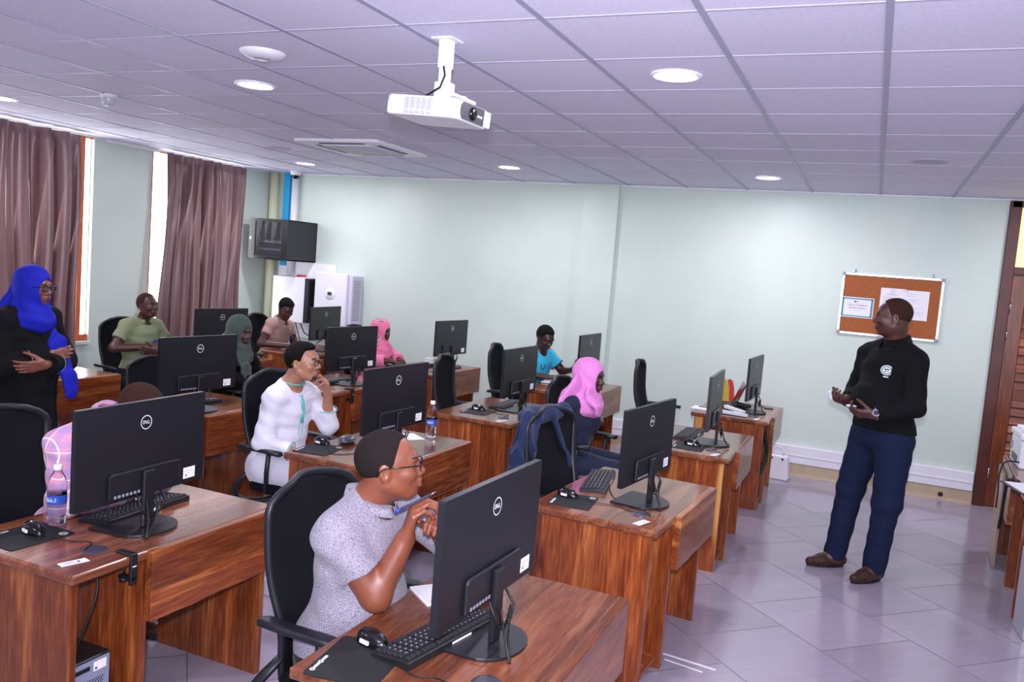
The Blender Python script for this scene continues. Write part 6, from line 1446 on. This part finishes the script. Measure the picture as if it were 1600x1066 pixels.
CY_EL = {1: (.10, -.24, .80), -1: (.20, .28, .82)}
seated(-3.0, 4.02, -24, 'person in cyan football jersey with black lettering looking down at a phone', (-2.835, 3.98, 1.155), (-24, -26), 'sk_deep', 'c_cyan', lean=14, broad=1.0, el=CY_EL, wr={1: (.30, -.02, .785), -1: (.34, .24, .85)}, hands={1: ((.85, .5, .1), (.1, .4, -.9), (.5, .7, .5)), -1: ((.85, .1, .4), (-.4, -.5, .8), (.6, .9, .6))}, h=.006, hairk=dict(front=.060, thick=.009), col_m=None, rs=(.060, .066), o=.015, after=jersey, hs=.95, vneck=.06, beard=None)
o = phone('black phone held up by the person in the cyan jersey', (-2.545, 4.10, .895), -35); o.rotation_euler = (R(35), R(-10), R(-60))
# 8 --- person in dark green scarf
seated(-4.66, 1.62, 2, 'person in dark green headscarf and black, sitting left of the person in white', (-4.50, 1.60, 1.14), (-8, -8), 'sk_dark', 'c_abaya', el=desk_el, wr=desk_wr, long=True, sleeve=.95, hijab_m='h_green', rs=(.060, .060), o=.015, hj=dict(length=.13, shoulder=.11, face=(.048, .070), tails=[([V(-4.42, 1.52, .98), V(-4.33, 1.50, .86), V(-4.30, 1.50, .78)], .07, .04)]))
# 9 --- person in pink floral scarf
seated(-4.66, 3.70, -4, 'person in pink floral headscarf sitting before the pale back wall', (-4.525, 3.70, 1.055), (-2, -4), 'sk_dark', 'h_floral', el={1: (.10, -.27, .77), -1: (.12, .26, .77)}, wr={1: (.34, -.14, .775), -1: (.34, .08, .775)}, long=True, sleeve=.9, broad=1.05, hijab_m='h_floral', rs=(.068, .074), o=.022, hj=dict(length=.20, shoulder=.14, face=(.045, .066)), hipz=.50)
# 10 --- person in beige polo writing
def small_mark(m_):
    def f(b, po, g, P, fr):
        p = surf(g, po, .33, .07, .002); child(MB().ball(p, (.006, .022, .018)), 'shirt_mark', m_, b)
    return f
seated(-5.95, 3.72, 2, 'person in beige polo shirt bent over a notebook in the far corner', (-5.80, 3.78, 1.165), (-22, -30), 'sk_dark', 'c_beige', lean=12, el={1: (.08, -.25, .79), -1: (.14, .25, .79)}, wr={1: (.32, -.08, .78), -1: (.34, .08, .78)}, hands={1: ((.9, .4, 0), (0, .2, -1), (.5, .6, .4)), -1: ((.8, -.5, 0), (0, 0, -1), (.3, .3, .3))}, broad=.98, hairk=dict(front=.062, thick=.009, square=True), col_m='c_beige', after=small_mark('label_blue'), hs=.93)
tag(MB().cyl((-5.66, 3.69, .79), (-5.64, 3.66, .86), .0035).build('pen', 'blue_plastic'), 'blue pen in the hand of the person in beige polo', 'pen')
# 11 --- person in green polo, arms folded
seated(-5.93, 1.92, -6, 'person in pale green polo shirt with cropped hair, arms folded, before the left wall', (-5.85, 1.93, 1.215), (2, 6), 'sk_dark', 'c_green', lean=2, el={1: (.04, -.27, .84), -1: (.08, .27, .84)}, wr={1: (.22, -.0, .86), -1: (.25, .0, .82)}, hands=fold_h, broad=.98, hairm='stubble', hairk=dict(front=.07, thick=.0025), col_m='c_green', after=small_mark('label_blue'), sleeve=.6, vneck=.10, hs=.93, hipz=.58)
# jacket hung over the chair beside the front-row desk
def jacket():
    x0, y0 = CH['B'][0], CH['B'][1]; a = R(CH['B'][2]); f = V(math.cos(a), math.sin(a), 0); l = V(-math.sin(a), math.cos(a), 0); o = V(x0, y0, 0); P = lambda x, y, z: o+f*x+l*y+V(0, 0, z)
    L, H = bounds([P(-.45, -.3, .50), P(-.1, .3, 1.15), P(-.5, .3, .6)], .12); F = Field(L, H, .005); fr = np.array([f, l, V(0, 0, 1)])
    F.cap(P(-.300, -.165, 1.040), P(-.300, .165, 1.040), .046, .046, k=.01)                                       # shoulders rolled over the top of the back
    F.ell(P(-.335, 0, .80), (.028, .225, .28), fr, .03)                                                           # rear panel
    F.ell(P(-.265, -.185, .88), (.026, .075, .20), fr, .03); F.ell(P(-.285, -.235, .72), (.045, .040, .20), fr, .03)  # near front panel and sleeve
    F.cap(P(-.262, -.10, 1.03), P(-.235, -.155, .88), .018, .008, k=.02); F.cap(P(-.262, .02, 1.04), P(-.225, .215, .70), .020, .012, k=.02, flat=(f, .6)); F.ell(P(-.275, .215, .84), (.03, .035, .20), fr, .03)
    folds(F, .0065, (.5, 1, .22), 62, 12); F.warp(lambda X, Y, Z: .004*np.sin(130*Y+9*np.sin(8*Z))*np.clip((1.02-Z)/.2, 0, 1)+0*X)
    j = field_obj('jacket', F, 'c_denim'); tag(j, 'navy blue jacket draped over the back of a black chair, left of the pink headscarf', 'jacket')
jacket()
for o in bpy.data.objects:
    if '_o' in o: del o['_o']
